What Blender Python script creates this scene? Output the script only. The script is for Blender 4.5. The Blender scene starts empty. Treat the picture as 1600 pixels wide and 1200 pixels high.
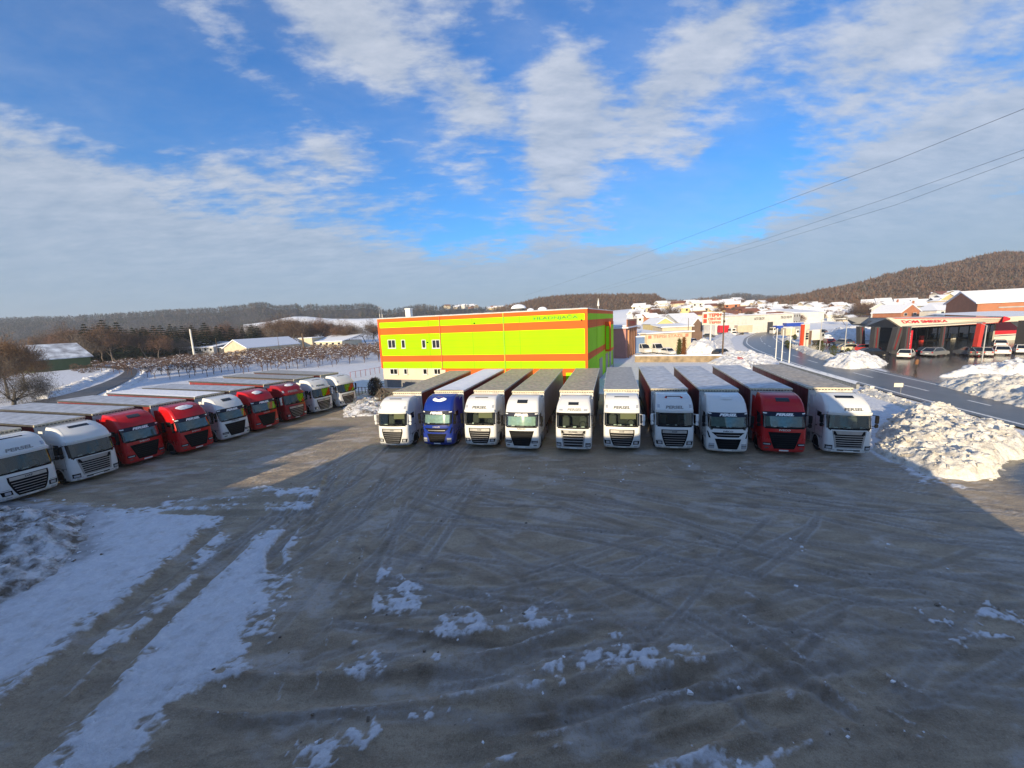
import bpy, math, random
import numpy as np
from mathutils import Vector, Matrix
R=math.radians
random.seed(7)
SC=bpy.context.scene; COL=SC.collection
# ------------------------------------------------------------ camera, sky, sun, exposure
F=612.; HOR=502.; ROLL=0.042; H=9.35           # focal length in photo pixels, horizon row, roll, camera height
_p=math.atan((600-HOR)/F)
_f=np.array([0,math.cos(_p),-math.sin(_p)]); _r0=np.array([1.,0,0]); _u0=np.cross(_r0,_f)
_c,_s=math.cos(ROLL),math.sin(ROLL)
_r=_c*_r0-_s*_u0; _u=_s*_r0+_c*_u0
cd=bpy.data.cameras.new('camera'); cam=bpy.data.objects.new('camera',cd); COL.objects.link(cam)
cd.sensor_width=36; cd.lens=36*F/1600; cd.clip_end=8000; cd.clip_start=.1
cam.matrix_world=Matrix(((_r[0],_u[0],-_f[0],0),(_r[1],_u[1],-_f[1],0),(_r[2],_u[2],-_f[2],H),(0,0,0,1)))
SC.camera=cam
def ray(px,py): return _f+_r*(px-800)/F+_u*(600-py)/F
def G(px,py,z=0.):
    d=ray(px,py); return np.array([0,0,H])+(z-H)/d[2]*d
def D(px,py,Y):
    d=ray(px,py); return np.array([0,0,H])+d*Y/d[1]
def Gs(pts,z=0.): return np.array([G(a,b,z)[:2] for a,b in pts])
SUN_AZ,SUN_EL=24.,13.5                          # sun behind the camera and to its left
sd=bpy.data.lights.new('sun','SUN'); sun=bpy.data.objects.new('sun',sd); COL.objects.link(sun)
sd.energy=4.7; sd.angle=R(.5); sd.color=(1,.81,.53)
sv=Vector((-math.sin(R(SUN_AZ))*math.cos(R(SUN_EL)),-math.cos(R(SUN_AZ))*math.cos(R(SUN_EL)),math.sin(R(SUN_EL))))
sun.rotation_euler=sv.to_track_quat('Z','Y').to_euler()
SC.view_settings.view_transform='Standard'; SC.view_settings.look='None'; SC.view_settings.gamma=1
SC.view_settings.exposure=0.62
W=bpy.data.worlds.new('World'); SC.world=W; W.use_nodes=True
def world():
    nt=W.node_tree; N=nt.nodes; L=nt.links; N.clear()
    out=N.new('ShaderNodeOutputWorld'); bg=N.new('ShaderNodeBackground'); bg.inputs[1].default_value=.10
    L.new(bg.outputs[0],out.inputs[0])
    sky=N.new('ShaderNodeTexSky'); sky.sky_type='NISHITA'; sky.sun_disc=False
    sky.sun_elevation=R(SUN_EL); sky.sun_rotation=R(180+SUN_AZ); sky.air_density=1.2; sky.dust_density=.4; sky.ozone_density=3
    def M(op,a,b=None,c=None):
        m=N.new('ShaderNodeMath'); m.operation=op
        for i,v in enumerate((a,b,c)):
            if v is None: continue
            if isinstance(v,(int,float)): m.inputs[i].default_value=v
            else: L.new(v,m.inputs[i])
        return m.outputs[0]
    hs=N.new('ShaderNodeMix'); hs.data_type='RGBA'; hs.blend_type='MULTIPLY'; hs.inputs[0].default_value=1
    L.new(sky.outputs[0],hs.inputs[6]); hs.inputs[7].default_value=SKYTINT
    tc=N.new('ShaderNodeTexCoord'); sp=N.new('ShaderNodeSeparateXYZ'); L.new(tc.outputs['Generated'],sp.inputs[0])
    x,y,z=sp.outputs
    zc=M('ADD',M('MAXIMUM',z,0.0),.20)
    cb=N.new('ShaderNodeCombineXYZ'); L.new(M('DIVIDE',x,zc),cb.inputs[0]); L.new(M('DIVIDE',y,zc),cb.inputs[1])
    def noise(scale,detail,rough,dist=0,map_=None):
        n=N.new('ShaderNodeTexNoise'); n.inputs['Scale'].default_value=scale; n.inputs['Detail'].default_value=detail
        n.inputs['Roughness'].default_value=rough; n.inputs['Distortion'].default_value=dist
        mp=N.new('ShaderNodeMapping'); L.new(cb.outputs[0],mp.inputs[0])
        if map_: mp.inputs['Rotation'].default_value=(0,0,map_[0]); mp.inputs['Scale'].default_value=(map_[1],map_[2],1); mp.inputs['Location'].default_value=(map_[3],map_[4],0)
        L.new(mp.outputs[0],n.inputs['Vector']); return n.outputs[0]
    n1=noise(1.15,10,.60,.15,(R(25),1,.7,3.1,1.7)); n2=noise(4.2,9,.62,.15,(R(-38),.8,1.45,1,5)); n3=noise(13,7,.62,.1,(R(-35),.65,1.45,0,0))
    az=M('ARCTAN2',x,y); el=M('ARCSINE',z)
    ae=N.new('ShaderNodeCombineXYZ'); L.new(az,ae.inputs[0]); L.new(el,ae.inputs[1])
    acc=M('MULTIPLY',n1,.50); acc=M('ADD',acc,M('MULTIPLY',n2,.28)); acc=M('ADD',acc,M('MULTIPLY',n3,.22))
    def pae(px,py):
        d=ray(px,py); return math.atan2(d[0],d[1]), math.atan2(d[2],math.hypot(d[0],d[1]))
    # cloud banks and clear gaps, each with a bearing and a height in the real sky
    for (px,py,sx,sy,rot,w) in SKYBLOBS:
        a,e=pae(px,py)
        mp=N.new('ShaderNodeMapping'); mp.vector_type='TEXTURE'; L.new(ae.outputs[0],mp.inputs[0])
        mp.inputs['Location'].default_value=(a,e,0); mp.inputs['Rotation'].default_value=(0,0,R(rot)); mp.inputs['Scale'].default_value=(sx,sy,1)
        g=N.new('ShaderNodeTexGradient'); g.gradient_type='QUADRATIC_SPHERE'; L.new(mp.outputs[0],g.inputs[0])
        acc=M('MULTIPLY_ADD',g.outputs['Fac'],w,acc)
    # the layer closes towards the horizon
    acc=M('ADD',acc,M('MULTIPLY',M('POWER',M('SUBTRACT',1,M('MINIMUM',M('MAXIMUM',z,0),.45)),9),.30))
    mr=N.new('ShaderNodeMapRange'); mr.interpolation_type='SMOOTHSTEP'; L.new(acc,mr.inputs[0])
    mr.inputs['From Min'].default_value=.445; mr.inputs['From Max'].default_value=.605; mr.inputs['To Max'].default_value=.88
    cr=N.new('ShaderNodeValToRGB'); L.new(M('ADD',M('MULTIPLY',n2,.6),M('MULTIPLY',n3,.4)),cr.inputs[0])
    cr.color_ramp.elements[0].position=.30; cr.color_ramp.elements[0].color=CLOUD0
    cr.color_ramp.elements[1].position=.68; cr.color_ramp.elements[1].color=CLOUD1
    dim=N.new('ShaderNodeMix'); dim.data_type='RGBA'
    L.new(M('MINIMUM',M('MULTIPLY',M('MAXIMUM',z,0),3.2),1),dim.inputs[0]); dim.inputs[6].default_value=CLOUDH; L.new(cr.outputs[0],dim.inputs[7])
    veil=N.new('ShaderNodeMapRange'); veil.interpolation_type='SMOOTHSTEP'; L.new(M('ADD',M('MULTIPLY',n1,.7),M('MULTIPLY',n2,.3)),veil.inputs[0]); veil.inputs['From Min'].default_value=.36; veil.inputs['From Max'].default_value=.62; veil.inputs['To Max'].default_value=.22
    mx=N.new('ShaderNodeMix'); mx.data_type='RGBA'; L.new(M('MAXIMUM',mr.outputs[0],veil.outputs[0]),mx.inputs[0]); L.new(hs.outputs[2],mx.inputs[6]); L.new(dim.outputs[2],mx.inputs[7])
    vm=N.new('ShaderNodeVectorMath'); vm.operation='SCALE'; vm.inputs[3].default_value=1
    L.new(mx.outputs[2],bg.inputs[0])
SKYTINT=(.33,.83,1.40,1)
CLOUD0=(2.1,2.65,3.5,1); CLOUD1=(4.5,4.75,5.3,1); CLOUDH=(2.1,2.85,3.8,1)
SKYBLOBS=[(120,60,.42,.22,0,-.16),(60,330,.55,.20,-20,.16),(340,60,.22,.10,-35,.08),(560,60,.30,.11,-35,.16),(740,150,.26,.12,-35,.15),
 (830,60,.20,.10,0,-.08),(560,130,.10,.16,-30,-.06),(640,190,.12,.10,0,-.10),(880,230,.15,.28,-8,.27),(880,130,.16,.10,0,.12),
 (1080,330,.36,.17,0,-.26),(1180,180,.2,.12,0,-.10),(1090,235,.10,.05,20,.12),(980,60,.2,.16,0,-.08),(1100,90,.30,.10,25,.12),(1400,60,.40,.16,20,.16),
 (1420,270,.50,.18,10,.12),(520,240,.16,.07,0,.14),(330,270,.14,.06,0,.10),(430,200,.3,.12,0,-.02),(600,330,.2,.06,0,.05),(780,320,.2,.06,0,-.04),
 (300,420,1.1,.12,0,.22),(900,440,.9,.07,0,.22),(1400,400,.7,.12,0,.18),(950,375,.14,.03,0,-.14)]
world()
# ------------------------------------------------------------ materials
MAT={}
def mat(name,col,rough=.6,metal=0,bump=0,bscale=20,var=0,vscale=4,spec=.5,coat=0,emit=None,dirt=None):
    if name in MAT: return MAT[name]
    m=bpy.data.materials.new(name); m.use_nodes=True; nt=m.node_tree; N=nt.nodes; L=nt.links
    b=N['Principled BSDF']; b.inputs['Roughness'].default_value=rough; b.inputs['Metallic'].default_value=metal
    b.inputs['Specular IOR Level'].default_value=spec; b.inputs['Coat Weight'].default_value=coat; b.inputs['Coat Roughness'].default_value=.08
    b.inputs['Base Color'].default_value=(*col,1)
    tc=N.new('ShaderNodeTexCoord')
    if var:
        n=N.new('ShaderNodeTexNoise'); n.inputs['Scale'].default_value=vscale; n.inputs['Detail'].default_value=6; L.new(tc.outputs['Object'],n.inputs['Vector'])
        r=N.new('ShaderNodeValToRGB'); L.new(n.outputs[0],r.inputs[0])
        r.color_ramp.elements[0].position=.3; r.color_ramp.elements[1].position=.7
        c2=dirt if dirt else tuple(c*(1-var) for c in col)
        r.color_ramp.elements[0].color=(*c2,1); r.color_ramp.elements[1].color=(*[min(1,c*(1+var*.5)) for c in col],1)
        L.new(r.outputs[0],b.inputs['Base Color'])
    if bump:
        n=N.new('ShaderNodeTexNoise'); n.inputs['Scale'].default_value=bscale; n.inputs['Detail'].default_value=5; L.new(tc.outputs['Object'],n.inputs['Vector'])
        bp=N.new('ShaderNodeBump'); bp.inputs['Strength'].default_value=bump; bp.inputs['Distance'].default_value=.05; L.new(n.outputs[0],bp.inputs['Height']); L.new(bp.outputs[0],b.inputs['Normal'])
    if emit: b.inputs['Emission Color'].default_value=(*col,1); b.inputs['Emission Strength'].default_value=emit
    MAT[name]=m; return m
def paint(name,col,dirt=.25):
    """glossy lorry paint with road salt and grime low down and in streaks"""
    if name in MAT: return MAT[name]
    m=mat(name,col,.28,0,coat=.25,spec=.35); nt=m.node_tree; N=nt.nodes; L=nt.links; b=N['Principled BSDF']
    tc=N['Texture Coordinate'] if 'Texture Coordinate' in N else N.new('ShaderNodeTexCoord')
    sp=N.new('ShaderNodeSeparateXYZ'); L.new(tc.outputs['Object'],sp.inputs[0])
    mr=N.new('ShaderNodeMapRange'); L.new(sp.outputs[2],mr.inputs[0]); mr.inputs['From Min'].default_value=1.6; mr.inputs['From Max'].default_value=.2; mr.inputs['To Min'].default_value=.03; mr.inputs['To Max'].default_value=.5 if dirt>.2 else .2
    n=N.new('ShaderNodeTexNoise'); n.inputs['Scale'].default_value=3; n.inputs['Detail'].default_value=7; mp=N.new('ShaderNodeMapping'); mp.inputs['Scale'].default_value=(2.5,2.5,.8)
    L.new(tc.outputs['Object'],mp.inputs[0]); L.new(mp.outputs[0],n.inputs['Vector'])
    mu=N.new('ShaderNodeMath'); mu.operation='MULTIPLY'; L.new(n.outputs[0],mu.inputs[0]); L.new(mr.outputs[0],mu.inputs[1])
    mx=N.new('ShaderNodeMix'); mx.data_type='RGBA'; L.new(mu.outputs[0],mx.inputs[0]); mx.inputs[6].default_value=(*col,1); mx.inputs[7].default_value=(.22,.2,.17,1)
    L.new(mx.outputs[2],b.inputs['Base Color'])
    r=N.new('ShaderNodeMapRange'); L.new(mu.outputs[0],r.inputs[0]); r.inputs['To Min'].default_value=.25; r.inputs['To Max'].default_value=.8; L.new(r.outputs[0],b.inputs['Roughness'])
    return m
def glassmat():
    m=bpy.data.materials.new('glass'); m.use_nodes=True; N=m.node_tree.nodes; L=m.node_tree.links; N.clear()
    o=N.new('ShaderNodeOutputMaterial'); mx=N.new('ShaderNodeMixShader'); t=N.new('ShaderNodeBsdfTransparent'); t.inputs[0].default_value=(.62,.72,.68,1)
    g=N.new('ShaderNodeBsdfGlossy'); g.inputs['Roughness'].default_value=.03; g.inputs[0].default_value=(.95,.97,1,1)
    fr=N.new('ShaderNodeFresnel'); fr.inputs[0].default_value=1.75
    L.new(fr.outputs[0],mx.inputs[0]); L.new(t.outputs[0],mx.inputs[1]); L.new(g.outputs[0],mx.inputs[2]); L.new(mx.outputs[0],o.inputs[0])
    MAT['glass']=m; return m
glass=glassmat()
dglass=mat('dark_glass',(.012,.015,.018),.05,0,spec=.8)
black=mat('black_plastic',(.009,.009,.010),.6,spec=.08)
rubber=mat('rubber',(.02,.02,.02),.85,bump=.3,bscale=30,var=.5,dirt=(.08,.07,.06))
chrome=mat('chrome',(.42,.42,.42),.3,.7)
steel=mat('steel',(.35,.35,.36),.45,.6,var=.3)
interior=mat('cab_interior',(.05,.048,.045),.8)
lampm=mat('lamp_glass',(.45,.47,.5),.08,.3,spec=1)
snowm=mat('snow',(.84,.86,.90),.75,bump=.6,bscale=6,spec=.25)
frost=mat('frosted_tarp',(.50,.52,.56),.45,bump=.35,bscale=3,var=.35,vscale=2.2)
wetroof=mat('wet_tarp',(.44,.38,.295),.5,bump=.25,bscale=2,var=.45,vscale=3)
greyroof=mat('grey_tarp',(.38,.37,.35),.5,bump=.25,bscale=2,var=.3,vscale=3)
platem=mat('number_plate',(.75,.75,.72),.4)
wood=mat('wood',(.13,.085,.05),.85,bump=.5,bscale=10,var=.3)
# ------------------------------------------------------------ mesh helpers
class MB:
    def __init__(s): s.v=[];s.f=[];s.m=[]
    def add(s,vs,fs,mi=0):
        o=len(s.v); s.v+= [tuple(map(float,v)) for v in vs]; s.f+=[tuple(i+o for i in f) for f in fs]; s.m+=[mi]*len(fs); return s
    def box(s,c,d,rz=0,mi=0,bev=0,rx=0):
        x,y,z=d[0]/2,d[1]/2,d[2]/2; M=Matrix.Translation(c)@Matrix.Rotation(rz,4,'Z')@Matrix.Rotation(rx,4,'X')
        if bev:
            b=bev; vs=[]
            for sz,zz in ((-1,-z),(-1,-z+b),(1,z-b),(1,z)):
                k=b if abs(zz)==z else 0
                for (px,py) in ((-x+k,-y+b),(-x+b,-y+k),(x-b,-y+k),(x-k,-y+b),(x-k,y-b),(x-b,y-k),(-x+b,y-k),(-x+k,y-b)): vs.append(M@Vector((px,py,zz)))
            fs=[tuple(range(7,-1,-1)),tuple(range(24,32))]
            for r in range(3):
                for i in range(8): j=(i+1)%8; fs.append((r*8+i,r*8+j,r*8+8+j,r*8+8+i))
            return s.add(vs,fs,mi)
        vs=[M@Vector((a*x,b*y,c_*z)) for c_ in(-1,1) for b in(-1,1) for a in(-1,1)]
        return s.add(vs,[(0,2,3,1),(4,5,7,6),(0,1,5,4),(2,6,7,3),(0,4,6,2),(1,3,7,5)],mi)
    def tube(s,p0,p1,r0,r1=None,n=8,mi=0,cap=True):
        r1=r0 if r1 is None else r1; p0=Vector(p0);p1=Vector(p1); d=(p1-p0)
        if d.length<1e-6: return s
        q=d.to_track_quat('Z','Y'); vs=[]
        for p,r in((p0,r0),(p1,r1)):
            for i in range(n): a=2*math.pi*i/n; vs.append(p+q@Vector((r*math.cos(a),r*math.sin(a),0)))
        fs=[(i,(i+1)%n,n+(i+1)%n,n+i) for i in range(n)]
        if cap: fs+=[tuple(range(n-1,-1,-1)),tuple(range(n,2*n))]
        return s.add(vs,fs,mi)
    def prism(s,poly,z0,z1,mi=0):
        n=len(poly); vs=[(x,y,z0) for x,y in poly]+[(x,y,z1) for x,y in poly]
        return s.add(vs,[tuple(range(n-1,-1,-1)),tuple(range(n,2*n))]+[(i,(i+1)%n,n+(i+1)%n,n+i) for i in range(n)],mi)
    def build(s,name,mats,parent=None,smooth=False,mesh=None):
        me=bpy.data.meshes.new(name); me.from_pydata(s.v,[],s.f)
        if not isinstance(mats,(list,tuple)): mats=[mats]
        for m in mats: me.materials.append(m)
        if len(mats)>1: me.polygons.foreach_set('material_index',s.m)
        if smooth: me.polygons.foreach_set('use_smooth',[True]*len(s.f))
        me.update(); return link(name,me,parent)
def link(name,me,parent=None):
    o=bpy.data.objects.new(name,me); COL.objects.link(o)
    if parent is not None: o.parent=parent
    return o
def sharp(o,ang=35):
    me=o.data
    me.polygons.foreach_set('use_smooth',[True]*len(me.polygons))
    try: me.set_sharp_from_angle(angle=R(ang))
    except Exception: pass
    return o
def tag(o,label,cat,group=None,kind=None):
    if label: o['label']=label
    if cat: o['category']=cat
    if group: o['group']=group
    if kind: o['kind']=kind
    return o
def empty(name,loc,rz,label,cat,group=None):
    o=bpy.data.objects.new(name,None); COL.objects.link(o); o.location=loc; o.rotation_euler=(0,0,rz); o.empty_display_size=.3
    return tag(o,label,cat,group)
def npmesh(name,V,Fq,mats,parent=None,smooth=True,mi=None):
    me=bpy.data.meshes.new(name); V=np.asarray(V,np.float32); Fq=np.asarray(Fq,np.int32); k=Fq.shape[1]
    me.vertices.add(len(V)); me.vertices.foreach_set('co',V.ravel()); me.loops.add(Fq.size); me.loops.foreach_set('vertex_index',Fq.ravel())
    me.polygons.add(len(Fq)); me.polygons.foreach_set('loop_start',np.arange(0,Fq.size,k,dtype=np.int32)); 
    if not isinstance(mats,(list,tuple)): mats=[mats]
    for m in mats: me.materials.append(m)
    if mi is not None: me.polygons.foreach_set('material_index',np.asarray(mi,np.int32))
    me.polygons.foreach_set('use_smooth',np.full(len(Fq),smooth)); me.update(calc_edges=True); me.validate(); return link(name,me,parent)
def gridfaces(nx,ny):
    i,j=np.meshgrid(np.arange(nx-1),np.arange(ny-1),indexing='xy'); a=(j*nx+i).ravel(); return np.stack([a,a+1,a+1+nx,a+nx],1)
_T=np.random.RandomState(3).rand(512,512)
def vnoise(x,y):
    xi=np.floor(x).astype(int); yi=np.floor(y).astype(int); fx=x-xi; fy=y-yi; fx=fx*fx*(3-2*fx); fy=fy*fy*(3-2*fy)
    a=_T[xi%512,yi%512];b=_T[(xi+1)%512,yi%512];c=_T[xi%512,(yi+1)%512];d=_T[(xi+1)%512,(yi+1)%512]
    return (a*(1-fx)+b*fx)*(1-fy)+(c*(1-fx)+d*fx)*fy
def fbm(x,y,o=5,g=.5):
    x=np.asarray(x,float);y=np.asarray(y,float); t=0;a=1;n=0
    for i in range(o): t=t+a*vnoise(x+17.3*i,y-9.1*i); n+=a; a*=g; x=x*2.03; y=y*2.03
    return t/n
def sdist(X,Y,P):
    """signed distance to a polygon, positive inside"""
    P=np.asarray(P,float); ins=np.zeros(X.shape,bool); d=np.full(X.shape,1e18)
    for i in range(len(P)):
        a=P[i];b=P[(i+1)%len(P)]; e=b-a; wx=X-a[0];wy=Y-a[1]; t=np.clip((wx*e[0]+wy*e[1])/(e@e+1e-12),0,1)
        d=np.minimum(d,(wx-t*e[0])**2+(wy-t*e[1])**2)
        c=((a[1]>Y)!=(b[1]>Y)); xx=a[0]+(Y-a[1])/(b[1]-a[1]+1e-12)*e[0]; ins^=(c&(X<xx))
    d=np.sqrt(d); return np.where(ins,d,-d)
def ldist(X,Y,P):
    P=np.asarray(P,float); d=np.full(X.shape,1e18); s=np.zeros(X.shape); L0=0
    for a,b in zip(P[:-1],P[1:]):
        e=b-a; wx=X-a[0];wy=Y-a[1]; t=np.clip((wx*e[0]+wy*e[1])/(e@e+1e-12),0,1); q=(wx-t*e[0])**2+(wy-t*e[1])**2
        le=math.hypot(*e); s=np.where(q<d,L0+t*le,s); d=np.minimum(d,q); L0+=le
    return np.sqrt(d),s,L0
def sst(a,b,x): t=np.clip((x-a)/(b-a),0,1); return t*t*(3-2*t)
def chunks(P,size,rs,flat=.7):
    """angular lumps: jittered boxes standing at P"""
    n=len(P); c=np.array([(x,y,z) for z in(-1,1) for y in(-1,1) for x in(-1,1)],float)
    V=c[None]*(1+rs.uniform(-.38,.38,(n,8,3))); sc=size[:,None,None]*np.stack([rs.uniform(.6,1.3,n),rs.uniform(.6,1.3,n),rs.uniform(.35,.9,n)*flat*1.2],1)[:,None,:]; V=V*sc
    a=rs.rand(n)*6.28; b=rs.normal(size=n)*.4; ca,sa,cb,sb=np.cos(a),np.sin(a),np.cos(b),np.sin(b)
    x,y,z=V[...,0],V[...,1],V[...,2]; y,z=y*cb[:,None]-z*sb[:,None],y*sb[:,None]+z*cb[:,None]; x,y=x*ca[:,None]-y*sa[:,None],x*sa[:,None]+y*ca[:,None]
    V=np.stack([x,y,z],-1)+P[:,None,:]; f=np.array([(0,2,3,1),(4,5,7,6),(0,1,5,4),(2,6,7,3),(0,4,6,2),(1,3,7,5)]); return V.reshape(-1,3),(f[None]+np.arange(n)[:,None,None]*8).reshape(-1,4)
_tc={}
def textpts(body,shear=0,off=0):
    k=(body,shear,off)
    if k in _tc: return _tc[k]
    c=bpy.data.curves.new('text','FONT'); c.body=body; c.size=1; c.shear=shear; c.offset=off; c.resolution_u=3
    o=bpy.data.objects.new('text',c); COL.objects.link(o); bpy.context.view_layer.update()
    dg=bpy.context.evaluated_depsgraph_get(); me=bpy.data.meshes.new_from_object(o.evaluated_get(dg))
    v=np.array([tuple(q.co) for q in me.vertices])[:,:2]; f=[tuple(p.vertices) for p in me.polygons]
    bpy.data.objects.remove(o); bpy.data.curves.remove(c); bpy.data.meshes.remove(me)
    mn,mx=v.min(0),v.max(0); v=(v-[(mn[0]+mx[0])/2,mn[1]]); v/= (mx[1]-mn[1]); _tc[k]=(v,f,(mx[0]-mn[0])/(mx[1]-mn[1])); return _tc[k]
def text_on(name,body,m,parent,fn,width,height,shear=0,off=0,sx=None):
    """lettering laid on a surface; fn(u,v) -> point, u across, v up"""
    v,f,ar=textpts(body,shear,off); k=(width/ar)
    vs=[fn(a*k,b*height) for a,b in v]; mb=MB(); mb.add(vs,f); return mb.build(name,m,parent)
# ------------------------------------------------------------ ground
YARD=np.array([(-80,-10),(-60,10),(-36,19),(-46,30),(-44,56),(-32,56),(-21,57),(-20,60),(9.5,49.3),(13.2,45.5),(21,43),(29.5,41.5),(27.2,36),(25.2,30),(23.4,26),(22.8,22.5),(23.2,20.6),(26.5,19.9),(29,21),(33.5,24.6),(39,28.8),(60,24),(90,-10)])
ROAD_N=[(1600,672),(1430,628),(1340,602),(1255,577),(1205,560),(1172,547),(1160,538),(1163,529),(1182,520),(1215,513.5),(1250,509.5),(1300,505)]
ROAD_F=[(1600,630),(1470,601),(1370,580),(1300,562),(1250,546),(1222,534),(1212,527),(1218,521),(1236,516.5),(1262,511.5),(1290,508),(1320,503.6)]
FORE2=np.array([(66,84),(76,110),(170,112),(170,60),(95,58)])
FORE=Gs([(1378,577),(1470,604),(1600,634),(1760,672),(1760,600),(1700,560),(1600,538),(1430,540),(1340,541),(1300,530),(1262,534),(1300,548)])
SNOWP=[ # trodden or driven snow left on the yard: outline in photo pixels, edge softness, noise
 ([(352,808),(330,798),(262,794),(200,797),(120,790),(0,775),(-150,760),(-400,1000),(-200,1300),(0,1088),(60,1046),(130,990),(212,926),(290,858)],.35,.7),
 ([(455,822),(420,828),(392,846),(350,884),(300,930),(262,968),(216,1012),(180,1058),(140,1112),(70,1200),(20,1260),(130,1260),(200,1200),(236,1150),(262,1105),(300,1088),(372,1052),(396,1010),(414,962),(432,905),(446,868),(468,846)],.3,.8),
 ([(735,952),(792,950),(796,985),(784,1012),(762,1019),(738,1000),(722,978)],.25,.8),
 ([(628,905),(650,905),(652,955),(618,958),(606,940)],.35,1.2),
 ([(790,1032),(852,1008),(880,1012),(870,1040),(800,1056)],.3,1.3),
 ([(985,1050),(1030,1022),(1080,1013),(1105,1024),(1085,1050),(1060,1078),(1030,1082),(1048,1052)],.2,.9),
 ([(975,1090),(1010,1066),(1040,1062),(1020,1088),(980,1100)],.25,1.2),
 ([(1000,1215),(1040,1172),(1110,1163),(1190,1162),(1210,1185),(1190,1215)],.2,1.2),
 ([(755,1172),(800,1158),(810,1168),(798,1186),(758,1196)],.15,1.2),
 ([(620,1072),(668,1060),(702,1066),(660,1074)],.12,.8),([(790,1086),(830,1074),(862,1068),(850,1082),(800,1094)],.12,.8),
 ([(640,1120),(652,1112),(668,1116),(664,1130),(645,1130)],.1,.8),([(715,1120),(750,1116),(752,1134),(722,1136)],.1,.8),
 ([(1120,1080),(1190,1052),(1200,1058),(1130,1092)],.1,1.2),
 ([(400,762),(508,764),(504,776),(410,774)],.5,1.3),([(420,788),(494,788),(490,800),(430,800)],.5,1.2),([(262,784),(380,780),(384,790),(280,794)],.5,1.4),
 ([(340,818),(352,845),(318,880),(312,872)],.3,1.6),([(250,940),(300,905),(310,915),(240,985),(150,1010)],.3,1.4),
 ([(1390,712),(1480,756),(1500,762),(1440,752)],.6,1.2),
 ([(1560,960),(1500,1000),(1480,985)],.2,2.4)]
SNOWP+=[([(900,1028),(985,1010),(1010,1018),(960,1040),(905,1046)],.3,1.6),([(1040,1130),(1150,1092),(1190,1094),(1100,1130),(1050,1146)],.25,1.6),([(1190,1120),(1300,1086),(1310,1096),(1220,1136)],.25,1.8),([(680,985),(712,965),(716,1010),(690,1040),(672,1034)],.3,1.6),([(545,1040),(585,1028),(600,1045),(560,1066)],.2,1.4),([(880,1085),(960,1070),(1000,1085),(930,1105)],.25,1.8),([(470,1170),(560,1150),(590,1160),(500,1186)],.2,1.6),([(560,905),(600,890),(596,960),(566,975)],.3,2.0),([(820,970),(880,968),(885,1000),(830,1012)],.4,2.0),([(1370,1105),(1440,1120),(1500,1150),(1420,1140)],.2,1.6),([(350,985),(420,900),(445,905),(400,1000)],.4,1.8),([(930,1150),(1010,1130),(1020,1140),(950,1165)],.2,1.5)]
RUTS=[([(880,1180),(1010,1120),(1120,1085),(1200,1060)],.22,.08),([(640,1200),(820,1150),(960,1110),(1060,1060),(1110,1020)],.3,.09),([(960,1200),(1100,1150),(1230,1100)],.25,.08),([(700,1010),(820,1000),(930,975)],.3,.05),([(560,1000),(700,1010),(850,990)],.3,.05),([(1150,1000),(1300,1090),(1480,1200)],.25,.06), # wheel tracks: photo pixels, half width, depth
 ([(520,735),(500,790),(455,830),(428,862),(430,885),(450,905)],.28,.10),([(560,745),(520,800),(470,855),(465,880)],.25,.06),
 ([(270,1078),(400,1088),(600,1078),(760,1055),(880,1010),(960,985)],.35,.10),([(600,745),(545,840),(500,960),(470,1060),(440,1200)],.3,.04),
 ([(618,740),(590,830),(572,920),(560,1000)],.3,.05),([(350,815),(250,905),(150,990),(0,1120)],.36,.10),([(395,838),(300,925),(200,1020),(60,1180)],.36,.10),
 ([(700,1130),(860,1105),(1010,1075),(1150,1055),(1260,1060)],.4,.10),([(880,1200),(1020,1140),(1180,1100),(1240,1068)],.45,.12),([(1100,1200),(1250,1120),(1380,1090)],.3,.06),
 ([(1060,900),(1200,1000),(1380,1100),(1560,1200)],.35,.06),([(1080,890),(1250,1000),(1420,1100),(1600,1185)],.35,.05),([(1090,960),(1240,1060),(1330,1130),(1400,1200)],.3,.05),
 ([(260,790),(400,782),(520,780)],.3,.06),([(240,800),(380,804),(500,802)],.3,.08),([(660,890),(760,950),(800,1000)],.3,.04),([(620,1060),(800,1030),(990,960)],.25,.03)]
def tensor(lo,hi,core,fine,growth,maxs):
    c0,c1=core; xs=list(np.arange(c0,c1+1e-6,fine)); s=fine; x=c1
    while x<hi: s=min(s*growth,maxs); x+=s; xs.append(x)
    s=fine; x=c0; l=[]
    while x>lo: s=min(s*growth,maxs); x-=s; l.append(x)
    return np.array(l[::-1]+xs)
CL=[]
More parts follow.
